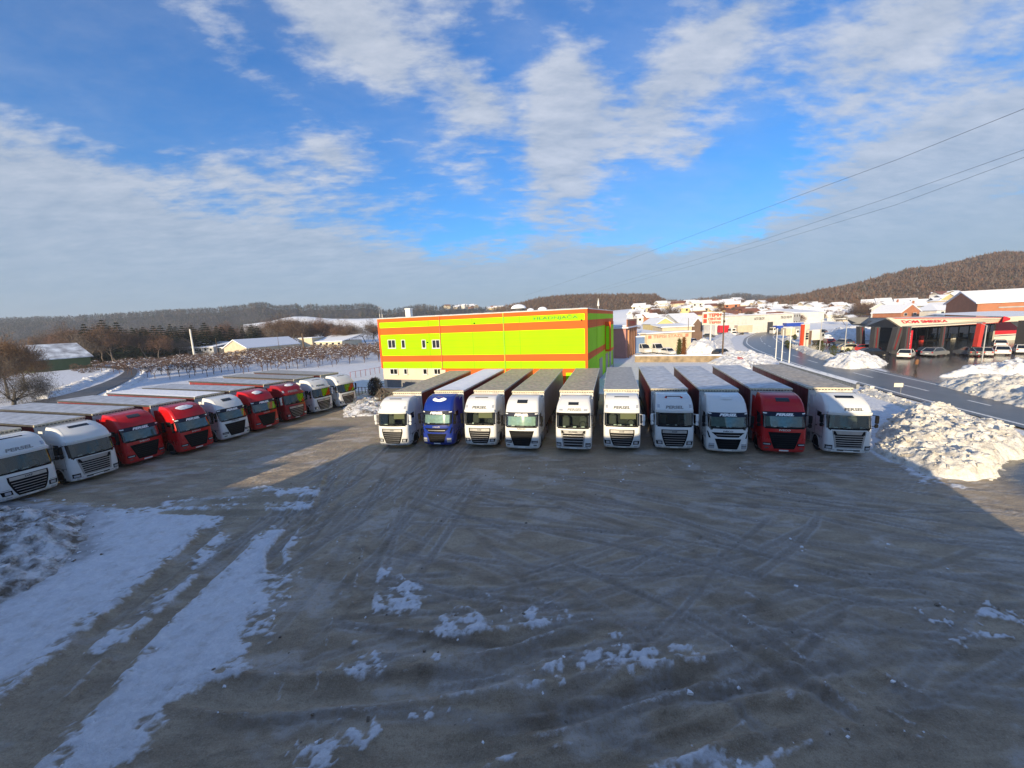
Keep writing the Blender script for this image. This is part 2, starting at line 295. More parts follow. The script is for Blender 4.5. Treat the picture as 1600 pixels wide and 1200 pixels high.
def ground():
    xs=tensor(-2600,2600,(-17,15),.085,1.024,200); ys=tensor(-60,3000,(6.5,24),.075,1.018,200)
    X,Y=np.meshgrid(xs,ys); nx,ny=len(xs),len(ys)
    near=(np.abs(X)<140)&(Y<230)
    Z=np.zeros(X.shape); snow=np.ones(X.shape); asp=np.zeros(X.shape); dirt=np.zeros(X.shape)
    x=X[near];y=Y[near]
    yd=sdist(x,y,YARD)+ (fbm(x*.35,y*.35,4)-.5)*2.2
    sn=1-sst(-.5,.5,yd); z=np.zeros(x.shape)
    a=sst(-.6,.6,sdist(x,y,FORE)+(fbm(x*.3,y*.3)-.5)*2)
    a=np.maximum(a,sst(-1,1,sdist(x,y,Gs([(1560,748),(1485,705),(1530,680),(1600,686),(1800,740),(1800,860),(1640,800)]))))
    a=np.maximum(a,sst(-.6,.6,sdist(x,y,FORE2)+(fbm(x*.3,y*.3)-.5)*2))
    n1=fbm(x*1.3,y*1.3,5,.6)-.5; n2=fbm(x*5,y*5,4,.6)-.5; inyd=1-sn
    z+=inyd*(n1*.05+n2*.016)
    extra=np.zeros(x.shape)
    for P,soft,nz in SNOWP:
        w=Gs(P); bb=(x>w[:,0].min()-3)&(x<w[:,0].max()+3)&(y>w[:,1].min()-3)&(y<w[:,1].max()+3)
        if not bb.any(): continue
        d=sdist(x[bb],y[bb],w)+(fbm(x[bb]*2.2,y[bb]*2.2,5,.65)-.5)*nz*1.3+(fbm(x[bb]*9,y[bb]*9,3,.6)-.5)*nz*.5
        holes=sst(.30,.54,fbm(x[bb]*3.1+5,y[bb]*4.3,5,.62)); big=len(P)>12
        msk=sst(-soft*1.6,soft*.8,d); inner=sst(.0,.9,d) if big else 0
        extra[bb]=np.maximum(extra[bb],msk*np.maximum(inner,.18+.82*holes)*(1 if big else .92))
    # thin streaks of snow dragged out by tyres, running with the traffic
    ang=R(-24); xr=x*math.cos(ang)-y*math.sin(ang); yr=x*math.sin(ang)+y*math.cos(ang)
    st=fbm(xr*.9,yr*7,4,.6); near_row=np.exp(-((y-(23.5-.15*x))/4.5)**2); st2=fbm(x*5,y*.8,4,.6)
    extra=np.maximum(extra,sst(.66,.74,st)*.35*sst(.5,.62,fbm(x*.25+4,y*.25,3)))
    extra=np.maximum(extra,sst(.62,.72,st2)*.5*near_row*sst(.42,.6,fbm(x*.3,y*.3+7,3)))
    lt=np.exp(-((x+19)/9)**2-((y-30)/9)**2); st3=fbm((x*.8+y*.6)*1.2,(x*.6-y*.8)*7,4,.6)
    extra=np.maximum(extra,sst(.58,.7,st3)*.55*lt)
    for P,hw,dp in RUTS:
        w=Gs(P); d,s,L0=ldist(x,y,w); m=d<2.0
        d=d[m]+(fbm(x[m]*1.5,y[m]*1.5,3)-.5)*.12; s=s[m]; xx=x[m];yy=y[m]
        fade=sst(0,1.5,s)*sst(0,1.5,L0-s)
        prof=-dp*np.exp(-(d/hw)**4)+dp*.75*np.exp(-((d-hw*1.5)/(hw*.35))**2)
        tread=.012*np.sin(s*2*math.pi/.22)*np.exp(-(d/hw)**4)
        z[m]+=(prof*(.5+fbm(xx*3,yy*3,3))+tread)*fade
        extra[m]*=1-.92*fade*np.exp(-(d/(hw*1.05))**6)
        lump=np.exp(-((d-hw*1.5)/(hw*.3))**2)*sst(.45,.58,fbm(xx*2.5,yy*2.5,4))*fade
        extra[m]=np.maximum(extra[m],lump*.52)
    frost=np.zeros(x.shape); wet=np.zeros(x.shape)
    rr=np.random.RandomState(12); m=(x>-24)&(x<26)&(y>6)&(y<30); xm=x[m];ym=y[m]; fm=np.zeros(xm.shape); zm=np.zeros(xm.shape); wm_=np.zeros(xm.shape)
    for k in range(230):
        f=rr.rand()
        if f<.45:   # arcs swinging out of the row towards the right
            cx,cy=rr.uniform(-8,20),rr.uniform(13,24); a0=R(rr.uniform(-42,-8)); ln=rr.uniform(5,14); cv=rr.uniform(-.05,.03)
        elif f<.7:  # from the lane in the lower left up to the row
            cx,cy=rr.uniform(-14,-4),rr.uniform(10,26); a0=R(rr.uniform(62,100)); ln=rr.uniform(5,12); cv=rr.uniform(-.04,.04)
        else:       # across the foreground
            cx,cy=rr.uniform(-8,10),rr.uniform(7.5,14); a0=R(rr.uniform(-12,32)); ln=rr.uniform(4,10); cv=rr.uniform(-.06,.06)
        P=[]; px_,py_,aa=cx,cy,a0
        for q in range(9): P.append((px_,py_)); px_+=math.cos(aa)*ln/8; py_+=math.sin(aa)*ln/8; aa+=cv*ln/8
        P=np.array(P); bb=(xm>P[:,0].min()-1.2)&(xm<P[:,0].max()+1.2)&(ym>P[:,1].min()-1.2)&(ym<P[:,1].max()+1.2)
        if not bb.any(): continue
        hw=rr.uniform(.13,.24); d,s,L0=ldist(xm[bb],ym[bb],P); d=d+(fbm(xm[bb]*1.4,ym[bb]*1.4,3)-.5)*.10; fade=sst(0,1.2,s)*sst(0,1.2,L0-s)
        tr=.5+.5*np.sin(s*2*math.pi/.26); e=np.exp(-((d-hw)/.05)**2); inn=np.exp(-(d/hw)**4)
        am=rr.uniform(.4,1)
        groove=.5+.5*np.sin(d/hw*11); fm[bb]=np.maximum(fm[bb],fade*am*(e*.75+inn*np.maximum(tr,groove)*.6)*sst(.38,.6,fbm(xm[bb]*.9+k,ym[bb]*.9,3)))
        wm_[bb]=np.maximum(wm_[bb],fade*inn*.7*am); zm[bb]+=fade*(e*.022-inn*.018)*am+fade*inn*((tr-.5)*.014+(groove-.5)*.008)
    frost[m]=fm; wet[m]=wm_; z[m]+=zm*(1-sn[m])
    blo=sst(.56,.70,fbm(x*.55+11,y*.9,6,.6)); frost=np.maximum(frost,blo*.55*inyd)
    z+=extra*(.03+.07*(fbm(x*3,y*3,4,.6))+.045*fbm(x*8,y*8,3,.6))*inyd
    sn=np.maximum(sn,extra); sn*=1-a
    # open snow: drifts and wind ripples
    z+=np.where(inyd<.5,.12*(fbm(x*.25,y*.25,5)-.3)+.03*n1+.05*n2,0)*(1-a)
    dd=extra*0
    P0=Gs([(0,762),(130,795),(150,850),(60,900),(0,930),(-200,1000),(-200,780)])
    dd=np.maximum(dd,sst(-1.5,1.0,sdist(x,y,P0)+(fbm(x*1.5,y*1.5,5)-.5)*3))
    FR=np.zeros(X.shape); WT=np.zeros(X.shape); FR[near]=frost; WT[near]=wet
    # loose clods of snow and frozen mud shed along the ruts and ragged snow edges
    rc=np.random.RandomState(8); edge=(extra>.12)&(extra<.8)&(x>-22)&(x<18)&(y<24); pr=np.where(edge,.016,0)+np.where((frost>.35)&(y<24)&(x>-18)&(x<18)&(inyd>.9),.002,0)+np.where((dd>.2)&(x<-14)&(y<24),.06,0)
    pr=pr*(y<24)+np.where((sn<.2)&(y<16)&(np.abs(x)<14),.0012,0); k=np.where(rc.rand(len(x))<pr)[0]; sz=.010+.04*rc.rand(len(k))**3+np.where(rc.rand(len(k))<.015,.035,0)
    CL.append((x[k]+rc.normal(size=len(k))*.04,y[k]+rc.normal(size=len(k))*.04,z[k],sz,(extra[k]>.12)|(frost[k]>.5)))
    Z[near]=z; snow[near]=sn; asp[near]=a; dirt[near]=dd
    Z[~near]=-.02
    o=npmesh('ground',np.stack([X.ravel(),Y.ravel(),Z.ravel()],1),gridfaces(nx,ny),groundmat()); tag(o,None,None,kind='structure')
    for nme,A in (('snow',snow),('asphalt',asp),('dirt',dirt),('frost',FR),('wet',WT)):
        at=o.data.attributes.new(nme,'FLOAT','POINT'); at.data.foreach_set('value',A.ravel().astype(np.float32))
def groundmat():
    m=bpy.data.materials.new('ground'); m.use_nodes=True; nt=m.node_tree; N=nt.nodes; L=nt.links; b=N['Principled BSDF']
    def att(n): a=N.new('ShaderNodeAttribute'); a.attribute_name=n; return a.outputs['Fac']
    tc=N.new('ShaderNodeTexCoord')
    def noise(sc,det=6,ro=.6,scale=None):
        n=N.new('ShaderNodeTexNoise'); n.inputs['Scale'].default_value=sc; n.inputs['Detail'].default_value=det; n.inputs['Roughness'].default_value=ro
        if scale:
            mp=N.new('ShaderNodeMapping'); mp.inputs['Rotation'].default_value=(0,0,scale[0]); mp.inputs['Scale'].default_value=(scale[1],scale[2],1); L.new(tc.outputs['Object'],mp.inputs[0]); L.new(mp.outputs[0],n.inputs['Vector'])
        else: L.new(tc.outputs['Object'],n.inputs['Vector'])
        return n.outputs[0]
    def ramp(i,p0,c0,p1,c1):
        r=N.new('ShaderNodeValToRGB'); L.new(i,r.inputs[0]); r.color_ramp.elements[0].position=p0; r.color_ramp.elements[1].position=p1
        r.color_ramp.elements[0].color=(*c0,1) if len(c0)==3 else c0; r.color_ramp.elements[1].color=(*c1,1); return r.outputs[0]
    def mix(f,a,b_,t='RGBA'):
        x=N.new('ShaderNodeMix'); x.data_type=t
        i0,i1,o=(6,7,2) if t=='RGBA' else (2,3,0)
        if isinstance(f,float): x.inputs[0].default_value=f
        else: L.new(f,x.inputs[0])
        for i,v in((i0,a),(i1,b_)):
            if hasattr(v,'links'): L.new(v,x.inputs[i])
            elif t=='RGBA': x.inputs[i].default_value=(*v,1)
            else: x.inputs[i].default_value=v
        return x.outputs[o]
    def mth(op,a,b_):
        x=N.new('ShaderNodeMath'); x.operation=op
        for i,v in enumerate((a,b_)):
            if isinstance(v,(int,float)): x.inputs[i].default_value=v
            else: L.new(v,x.inputs[i])
        return x.outputs[0]
    ne_=noise(1.7,9,.7); nl=noise(.16,4,.55); nm=noise(.9,7,.65,(R(24),.5,1.6)); nf=noise(7,6,.7); ng=noise(30,5,.75)
    mud=mix(nl,(.25,.195,.130),(.36,.285,.195)); 
    mud=mix(ramp(nm,.42,(0,0,0),.62,(1,1,1)),mud,(.47,.385,.275))
    mud=mix(ramp(nf,.5,(0,0,0),.8,(.8,.8,.8)),mud,(.15,.108,.068))
    mud=mix(ramp(ng,.52,(0,0,0),.72,(.75,.75,.75)),mud,(.52,.46,.38)); mud=mix(ramp(ng,.30,(.7,.7,.7),.46,(0,0,0)),mud,(.13,.095,.062))
    fr=att('frost'); mud=mix(mth('MULTIPLY',fr,ramp(nf,.38,(.35,.35,.35),.60,(1,1,1))),mud,(.62,.60,.58))
    wet=att('wet'); mud=mix(mth('MULTIPLY',wet,.6),mud,(.075,.058,.044))
    aspc=mix(nf,(.028,.028,.030),(.055,.054,.052))
    sn=att('snow'); asp=att('asphalt'); di=att('dirt')
    snowc=mix(ramp(nf,.45,(0,0,0),.8,(1,1,1)),(.70,.72,.76),(.88,.90,.93)); snowc=mix(ramp(ne_,.50,(0,0,0),.72,(.55,.55,.55)),snowc,(.42,.38,.34))
    snowc=mix(mth('MULTIPLY',di,ramp(nm,.35,(.9,.9,.9),.65,(.25,.25,.25))),snowc,(.16,.14,.12))
    base=mix(asp,mud,aspc)
    # ragged snow edge: attribute pushed by fine noise
    ne=noise(2.6,9,.72); edge=mth('ADD',sn,mth('MULTIPLY',mth('SUBTRACT',nf,.5),1.0)); edge=mth('ADD',edge,mth('MULTIPLY',mth('SUBTRACT',ne,.5),1.1)); edge=mth('SUBTRACT',edge,mth('MULTIPLY',mth('SUBTRACT',1,sn),.25)); mr=N.new('ShaderNodeMapRange'); mr.interpolation_type='SMOOTHSTEP'; L.new(edge,mr.inputs[0]); mr.inputs['From Min'].default_value=.16; mr.inputs['From Max'].default_value=.78
    sm=mr.outputs[0]
    L.new(mix(sm,base,snowc),b.inputs['Base Color'])
    icy=ramp(nm,.36,(.30,.30,.30),.60,(.72,.72,.72)); icy=mix(asp,icy,(.16,.16,.16)); ro=mix(sm,icy,(.72,.72,.72)); L.new(ro,b.inputs['Roughness'])
    b.inputs['Specular IOR Level'].default_value=.35
    h=mth('ADD',mth('MULTIPLY',nf,.6),mth('MULTIPLY',ng,.25)); h=mth('ADD',h,mth('MULTIPLY',nm,1.2))
    h=mth('MULTIPLY',h,mth('SUBTRACT',1,mth('MULTIPLY',asp,.93)))
    bp=N.new('ShaderNodeBump'); bp.inputs['Strength'].default_value=.9; bp.inputs['Distance'].default_value=.10; L.new(h,bp.inputs['Height']); L.new(bp.outputs[0],b.inputs['Normal'])
    return m
ground()
def clods():
    x,y,z,sz,w=CL[0]; rc=np.random.RandomState(9); V,Fq=chunks(np.stack([x,y,z+sz*.25],1),sz,rc); wh=w&(rc.rand(len(x))<.75)
    o=npmesh('snow_clods',V,Fq,[snowm,mat('frozen_mud',(.20,.165,.125),.8,var=.4,vscale=9)],smooth=False,mi=np.repeat(np.where(wh,0,1),6)); tag(o,'loose clods of snow and frozen mud scattered over the yard','clods',kind='stuff'); print('clods',len(x))
clods()
def wetasphalt():
    m=mat('road_asphalt',(.075,.08,.092),.34,bump=.2,bscale=12,var=.35,vscale=.5,spec=.5); return m
def resample(P,n):
    P=np.asarray(P,float); s=np.r_[0,np.cumsum(np.hypot(*np.diff(P,axis=0).T))]; t=np.linspace(0,s[-1],n); 
    Q=np.stack([np.interp(t,s,P[:,0]),np.interp(t,s,P[:,1])],1)
    for _ in range(6): Q[1:-1]=Q[1:-1]*.5+(Q[:-2]+Q[2:])*.25
    return Q
def strip(name,A,B,z,m,n=80,kind='structure'):
    A=resample(A,n);B=resample(B,n); V=[];
    for a,b in zip(A,B): V+=[(*a,z),(*((a+b)/2),z),(*b,z)]
    o=npmesh(name,V,[(3*i+k,3*i+1+k,3*i+4+k,3*i+3+k) for i in range(n-1) for k in(0,1)],m,smooth=False); tag(o,None,None,kind=kind); return A,B
def ext(P,d,first=True):
    P=[tuple(p) for p in P]; a,b=np.array(P[0]),np.array(P[1]); return [tuple(a+(a-b)/np.hypot(*(a-b))*d)]+P
RN=np.array(ext(Gs(ROAD_N),60)); RF=np.array(ext(Gs(ROAD_F),60))
ra,rb=strip('road',RN,RF,.14,wetasphalt(),140)
markm=mat('road_marking',(.80,.80,.78),.5,var=.3,vscale=6)
def marking(t,w,dash=None,i0=0,i1=139,name='road_marking'):
    mb=MB(); C=ra*(1-t)+rb*t; s=0
    for i in range(i0,i1):
        a,b=C[i],C[i+1]; d=(b-a); l=np.hypot(*d); s+=l
        if dash and (s%dash)>dash*.5: continue
        nrm=np.array([-d[1],d[0]])/l*w/2; mb.add([(*(a-nrm),.145),(*(b-nrm),.145),(*(b+nrm),.145),(*(a+nrm),.145)],[(0,1,2,3)])
    o=mb.build(name,markm); tag(o,None,None,kind='structure')
marking(.10,.30); marking(.90,.26); marking(.5,.22,9)
# country lane on the left
strip('country_road',Gs([(-60,650),(40,632),(108,617),(160,600),(186,588),(196,581),(190,577),(150,575)]),Gs([(0,668),(110,636),(150,618),(192,600),(212,588),(216,579),(205,574),(150,572)]),.16,mat('lane_asphalt',(.09,.08,.072),.5,var=.5,vscale=.6,bump=.3),50)
# ------------------------------------------------------------ lorries
def interp(tab,z,k):
    return float(np.interp(z,[t[0] for t in tab],[t[k] for t in tab]))
class Cab:
    def __init__(s,prof,zw,xw,yb=2.25,c=.10,r=.22): s.t=prof;s.zw=zw;s.xw=xw;s.yb=yb;s.c=c;s.r=r
    def hw(s,z): return interp(s.t,z,2)
    def F(s,x,z):
        w=s.hw(z); r=s.r; ax=min(abs(x),w); y=interp(s.t,z,1)+s.c*(ax/w)**2
        t=ax-(w-r)
        if t>0: y+=r-math.sqrt(max(r*r-t*t,0))
        return y
    def body(s,m,parent):
        z0=s.t[0][0]; zt=s.t[-1][0]
        zs=sorted(set([t[0] for t in s.t]+list(s.zw)+list(np.arange(z0+.15,zt,.16))+[1.08]))
        zs=[z for i,z in enumerate(zs) if i==0 or z-zs[i-1]>.03 or z in s.zw or z==1.08]
        V=[];rows=[];xw=s.xw
        for z in zs:
            w=s.hw(z); r=s.r; row=[]
            fr=[-1,-.985,-.95,-.9,-.86]; xs=[w*f for f in fr]+[-xw]+[xw*k for k in(-.75,-.5,-.25,0,.25,.5,.75)]+[xw]+[-w*f for f in fr[::-1]]
            ye=s.F(w,z)
            side=[s.yb,2.05,1.85,1.45,1.05,.85]; side=[max(q,ye+.01*(6-i)) for i,q in enumerate(side)]
            row=[(-w,q,z) for q in side]+[(x,s.F(x,z),z) for x in xs]+[(w,q,z) for q in side[::-1]]
            rows.append(len(V)); V+=row
        n=len(row); Fs=[]; 
        for k in range(len(zs)-1):
            for i in range(n-1):
                zm=(zs[k]+zs[k+1])/2
                if s.zw[0]<zm<s.zw[1] and 11<=i<=18: continue
                if zm<1.08 and (1<=i<=4 or n-6<=i<=n-3): continue
                a=rows[k]+i; b=rows[k+1]+i; Fs.append((a,a+1,b+1,b))
        Fs.append(tuple(rows[-1]+i for i in range(n)))
        a=rows[0]; Fs.append(tuple(a+i for i in range(n-1,-1,-1)))
        for k in range(len(zs)-1): Fs.append((rows[k]+n-1,rows[k],rows[k+1],rows[k+1]+n-1))
        mb=MB(); mb.add(V,Fs); return sharp(mb.build('cab',m,parent),40)
    def patch(s,name,m,parent,z0,z1,xl,xr,off=.012,nz=6,nx=12,lip=.03,mi=None):
        """panel following the cab front; xl,xr functions (or numbers) of z"""
        f0=xl if callable(xl) else (lambda z:xl); f1=xr if callable(xr) else (lambda z:xr)
        V=[]; zz=np.linspace(z0,z1,nz+1)
        for z in zz:
            a,b=f0(z),f1(z)
            for i in range(nx+1): x=a+(b-a)*i/nx; V.append((x,s.F(x,z)-off,z))
        Fs=[(k*(nx+1)+i,k*(nx+1)+i+1,(k+1)*(nx+1)+i+1,(k+1)*(nx+1)+i) for k in range(nz) for i in range(nx)]
        B=[i for i in range(nx+1)]+[k*(nx+1)+nx for k in range(1,nz+1)]+[nz*(nx+1)+i for i in range(nx-1,-1,-1)]+[k*(nx+1) for k in range(nz-1,0,-1)]
        o=len(V); V+=[(V[i][0],V[i][1]+lip,V[i][2]) for i in B]
        for j in range(len(B)): k=(j+1)%len(B); Fs.append((B[k],B[j],o+j,o+k))
        mb=MB(); mb.add(V,Fs); return sharp(mb.build(name,m,parent),40)
    def text(s,name,body,m,parent,z,h,w,x0=0,off=.02,shear=.25,bold=.03):
        def fn(u,v):
            x=x0+u; zz=z+v; return (x,s.F(x,zz)-off,zz)
        return text_on(name,body,m,parent,fn,w,h,shear,bold)
P_DAF=[(.30,.16,1.17),(.36,.07,1.2),(.55,.0,1.23),(.95,.0,1.24),(1.6,.03,1.245),(1.9,.09,1.245),(2.8,.245,1.22),(2.92,.22,1.22),(3.02,.24,1.215),(3.35,.44,1.19),(3.6,.68,1.15),(3.75,.98,1.1),(3.84,1.45,1.04)]
P_IVE=[(.28,.14,1.18),(.36,.05,1.22),(.6,.0,1.24),(1.1,.02,1.25),(1.7,.07,1.25),(1.9,.10,1.25),(2.86,.33,1.22),(2.92,.35,1.22),(3.3,.56,1.19),(3.6,.86,1.14),(3.76,1.2,1.09),(3.84,1.7,1.05)]
P_SCA=[(.28,.12,1.2),(.34,.03,1.23),(.6,.0,1.245),(1.0,.02,1.25),(1.65,.06,1.25),(1.88,.09,1.25),(2.72,.245,1.22),(2.84,.18,1.22),(2.95,.22,1.215),(3.25,.42,1.18),(3.5,.75,1.12),(3.68,1.15,1.06),(3.78,1.7,1.02)]
WHEEL=None
def wheelmesh():
    mb=MB(); n=28; pr=[(.30,.14),(.44,.15),(.50,.12),(.51,.0),(.50,-.12),(.44,-.15),(.30,-.14)]
    for j in range(len(pr)-1):
        V=[(pr[j+q][1],pr[j+q][0]*math.cos(2*math.pi*i/n),pr[j+q][0]*math.sin(2*math.pi*i/n)) for q in(0,1) for i in range(n)]
        mb.add(V,[(i,(i+1)%n,n+(i+1)%n,n+i) for i in range(n)])
    t=mb.build('wheel',rubber,None,True); me=t.data; bpy.data.objects.remove(t)
    mb=MB()
    for sg in(-1,1):
        pr=[(.30,.14),(.27,.09),(.17,.06),(.13,.12),(.0,.13)]
        for j in range(4):
            V=[(sg*pr[j+q][1],pr[j+q][0]*math.cos(2*math.pi*i/20),pr[j+q][0]*math.sin(2*math.pi*i/20)) for q in(0,1) for i in range(20)]
            mb.add(V,[(i,(i+1)%20,20+(i+1)%20,20+i) for i in range(20)])
        for i in range(10): a=2*math.pi*i/10; mb.box((sg*.085,.215*math.cos(a),.215*math.sin(a)),(.03,.03,.03))
    t=mb.build('rim',mat('rim_metal',(.30,.30,.30),.4,.6,var=.4),None,False); mr=t.data; bpy.data.objects.remove(t)
    return me,mr
WM=wheelmesh()
def wheel(x,y,parent,k=1.):
    o=link('wheel',WM[0],parent); o.location=(x,y,.51*k); o.scale=(1,k,k); r=link('rim',WM[1],o)
white=paint('white_paint',(.70,.71,.70)); red=paint('red_paint',(.46,.005,.008),.1); blue=paint('blue_paint',(.004,.026,.24),.1); redd=paint('dark_red_paint',(.28,.008,.014),.1)
lettergrey=mat('grey_lettering',(.09,.10,.115),.6,spec=.1); letterw=mat('white_lettering',(.85,.85,.85),.4); letterpale=mat('faded_lettering',(.26,.26,.255),.6,spec=.1)
band=mat('blue_black_sunstrip',(.012,.018,.04),.55,spec=.2)
blindm=mat('windscreen_blind',(.30,.38,.38),.5,.2,bump=.3,bscale=5,var=.25,vscale=5)
paper=mat('paper',(.8,.8,.78),.7)
curt={'red':mat('red_curtain',(.26,.022,.020),.4,bump=.3,bscale=1.5,var=.3,vscale=1.5,dirt=(.12,.03,.025)),'grey':mat('grey_curtain',(.20,.17,.17),.4,bump=.3,bscale=1.5,var=.25),'maroon':mat('maroon_curtain',(.14,.02,.022),.4,bump=.3,bscale=1.5,var=.3)}
railm=mat('trailer_rail',(.62,.60,.56),.4,.2,var=.35,vscale=5); darkrail=mat('dark_rail',(.07,.07,.068),.4,var=.3)
bulk=mat('bulkhead_white',(.62,.61,.58),.4,var=.3,vscale=2)
roofm={'frost':frost,'wet':wetroof,'grey':greyroof,'snow':snowm}
def truck(kind,pt,x,y,hd,label,roof='frost',cur='red',length=13.6,visor=None,rsnow=0,persel='grey',hatch='flat',plate=True,glare=False,seed=0,rail='cream',group=''):
    rnd=random.Random(seed)
    t=empty('articulated_truck',(x,y,.01),hd,label,'truck',group)
    C={'daf':Cab(P_DAF,(1.92,2.74),1.04),'iveco':Cab(P_IVE,(1.92,2.84),1.06),'stralis':Cab(P_IVE,(1.92,2.80),1.05,c=.14,r=.28),'scania':Cab(P_SCA,(1.86,2.66),1.03),'oldscania':Cab(P_SCA,(1.86,2.66),1.03,c=.12,r=.26)}[kind]
    cab=C.body(pt,t); zw0,zw1=C.zw; xw=C.xw
    C.patch('windshield',glass,t,zw0,zw1,-xw,xw,off=.0,lip=.005)
    # dark ceramic surround of the screen and wiper panel
    fr=black
    C.patch('windshield_surround',fr,t,zw0-.10,zw0-.003,-xw-.05,xw+.05,off=.012,nz=1)
    C.patch('windshield_surround',fr,t,zw1+.003,zw1+.05,-xw-.05,xw+.05,off=.012,nz=1)
    for sg in(-1,1):
        C.patch('corner_glass',dglass,t,zw0-.02,zw1+.02,*( (xw+.004,xw+.13) if sg>0 else (-xw-.13,-xw-.004)),off=.010,nx=4)
    mb=MB()
    for xx in(-.75,-.05,.6):
        mb=MB(); p0=(xx,C.F(xx,zw0-.04)-.03,zw0-.05); p1=(xx+.62,C.F(min(xx+.62,1.0),zw0+.1)-.04,zw0+.06); mb.tube(p0,p1,.014,n=4); mb.build('wiper',black,t)
    # interior
    mb=MB(); y0=C.F(0,zw0)+.42; mb.box((0,y0+.8,zw0+.35),(2.1,1.5,1.45)); v=mb.v; mb.f=[f for i,f in enumerate(mb.f) if i!=2]; mb.m=mb.m[:len(mb.f)]
    mb.box((0,C.F(0,zw0)+.28,zw0-.12),(2.1,.45,.18),bev=.04); mb.build('dashboard',interior,t)
    for sx in(-.62,.62):
        mb=MB(); mb.box((sx,C.F(0,zw0)+1.15,zw0+.0),(.52,.16,.95),bev=.06,rx=R(-10)); mb.box((sx,C.F(0,zw0)+1.12,zw0+.55),(.3,.12,.22),bev=.05); mb.build('seat',mat('seat_fabric',(.10,.095,.09),.8),t)
    mb=MB(); n=20
    for i in range(n):
        a=2*math.pi*i/n;b=2*math.pi*(i+1)/n; f=lambda q:(.6+.22*math.cos(q),C.F(0,zw0)+.62+.1*math.sin(q),zw0+.06+.2*math.sin(q)); mb.tube(f(a),f(b),.018,n=5)
    mb.build('steering_wheel',black,t)
    mb=MB()
    for q in range(rnd.randint(1,3)):
        xx=-.7+q*.55+rnd.uniform(0,.3); mb=MB(); mb.box((xx,C.F(xx,zw0+.05)+.08,zw0+.02),(rnd.uniform(.1,.3),.02,rnd.uniform(.05,.11)),rx=R(-30)); mb.build('dashboard_paper',paper,t)
    if kind in('iveco','stralis') and visor!='none':
        C.patch('sun_blind',blindm,t,zw0+.03,zw1-.22,-xw+.06,xw-.06,off=-.09,lip=.01)
    elif kind=='daf' and rnd.random()<.5:
        C.patch('sun_blind',mat('beige_blind',(.28,.24,.15),.7),t,zw0+.42,zw1-.02,rnd.choice([-.1,.1]),xw-.1,off=-.12,lip=.01)
    # doors: windows, seams, handles, steps
    for sg in(-1,1):
        w=C.hw(2.3)+.006; yw=C.F(w,2.3)
        mb=MB(); q=[(sg*w,yw+.12,1.95),(sg*w,yw+.95,1.95),(sg*(C.hw(2.7)+.006),yw+.95,2.68),(sg*(C.hw(2.7)+.006),yw+.36,2.68)]
        mb.add(q,[(0,1,2,3) if sg>0 else (3,2,1,0)]); mb.build('side_window',dglass,t)
        mb=MB()
        for yy in(.52,1.62): mb.box((sg*(C.hw(1.6)+.002),yy,1.9),(.008,.018,1.7))
        mb.box((sg*(C.hw(1.2)+.002),1.07,1.12),(.008,1.1,.018)); mb.build('door_seam',black,t)
        mb=MB(); mb.box((sg*(C.hw(1.6)+.02),1.42,1.72),(.03,.18,.05),bev=.01); mb.build('door_handle',black,t)
        mb=MB(); mb.box((sg*1.15,.62,.55),(.16,.42,.06)); mb.box((sg*1.15,.62,.9),(.14,.42,.05)); mb.box((sg*1.05,1.45,.75),(.28,1.2,.9)); mb.build('step_well',black,t)
        # mirrors
        mm=white if (kind=='daf' and rnd.random()<.5) else black
        mb=MB(); mb.box((sg*1.44,.30,2.42),(.2,.14,.52),bev=.05); mb.box((sg*1.43,.30,2.02),(.18,.14,.24),bev=.04)
        mb.tube((sg*1.2,.42,2.66),(sg*1.42,.32,2.66),.022,n=6); mb.tube((sg*1.2,.42,1.98),(sg*1.42,.32,1.98),.022,n=6); mb.build('mirror',mm,t)
        # fender arch
        mb=MB(); n=12; rr=.60
        for i in range(n):
            a=math.pi*i/n; b=math.pi*(i+1)/n
            P=[]
            for xx in(sg*1.255,sg*1.0):
                for q,r_ in((a,rr),(b,rr),(b,rr-.06),(a,rr-.06)): P.append((xx,1.45-r_*math.cos(q),.50+r_*math.sin(q)))
            mb.add(P,[(0,1,2,3),(4,7,6,5),(0,4,5,1),(3,2,6,7)])
        mb.build('wheel_arch',pt if kind!='daf' else pt,t)
    ZL={'daf':(.52,.86),'iveco':(.68,.92),'stralis':(.50,.88),'scania':(.50,.76),'oldscania':(.50,.72)}[kind]
    # grille and lamps by pattern
    if kind=='daf':
        wd=lambda z: .50+.34*min(1,(z-.46)/.9)**.6
        g=C.patch('grille',black,t,.48,1.64,lambda z:-wd(max(z,.47)),lambda z:wd(max(z,.47)),off=.014,nz=12,nx=12)
        C.patch('grille_plate',mat('plate_silver',(.48,.47,.45),.35,.5,var=.15),g,1.40,1.60,-.76,.76,off=.024,nz=1)
        for k,z in enumerate((.60,.76,.92,1.08,1.24)): w_=wd(z)-.08; C.patch('slat',chrome if k<5 else black,g,z,z+.032,-w_,w_,off=.034,nz=1)
        C.text('badge','DAF',lettergrey,g,1.455,.10,.32,off=.032,shear=0,bold=.04)
        for sg in(-1,1):
            f0=lambda z,sg=sg:(.74+.08*(z-.55) ) if sg>0 else -(1.12+.2*(z-.52)); f1=lambda z,sg=sg:(1.10+.22*(z-.52)) if sg>0 else -(.74+.08*(z-.55))
            C.patch('headlight',black,t,.60,.86,f0,f1,off=.013,nz=3,nx=6)
            C.patch('headlight_lens',lampm,t,.64,.81,(.82 if sg>0 else -1.05),(1.05 if sg>0 else -.82),off=.022,nz=2,nx=5)
            C.patch('fog_lamp',lampm,t,.42,.48,(.80 if sg>0 else -1.02),(1.02 if sg>0 else -.80),off=.012,nz=1,nx=5)
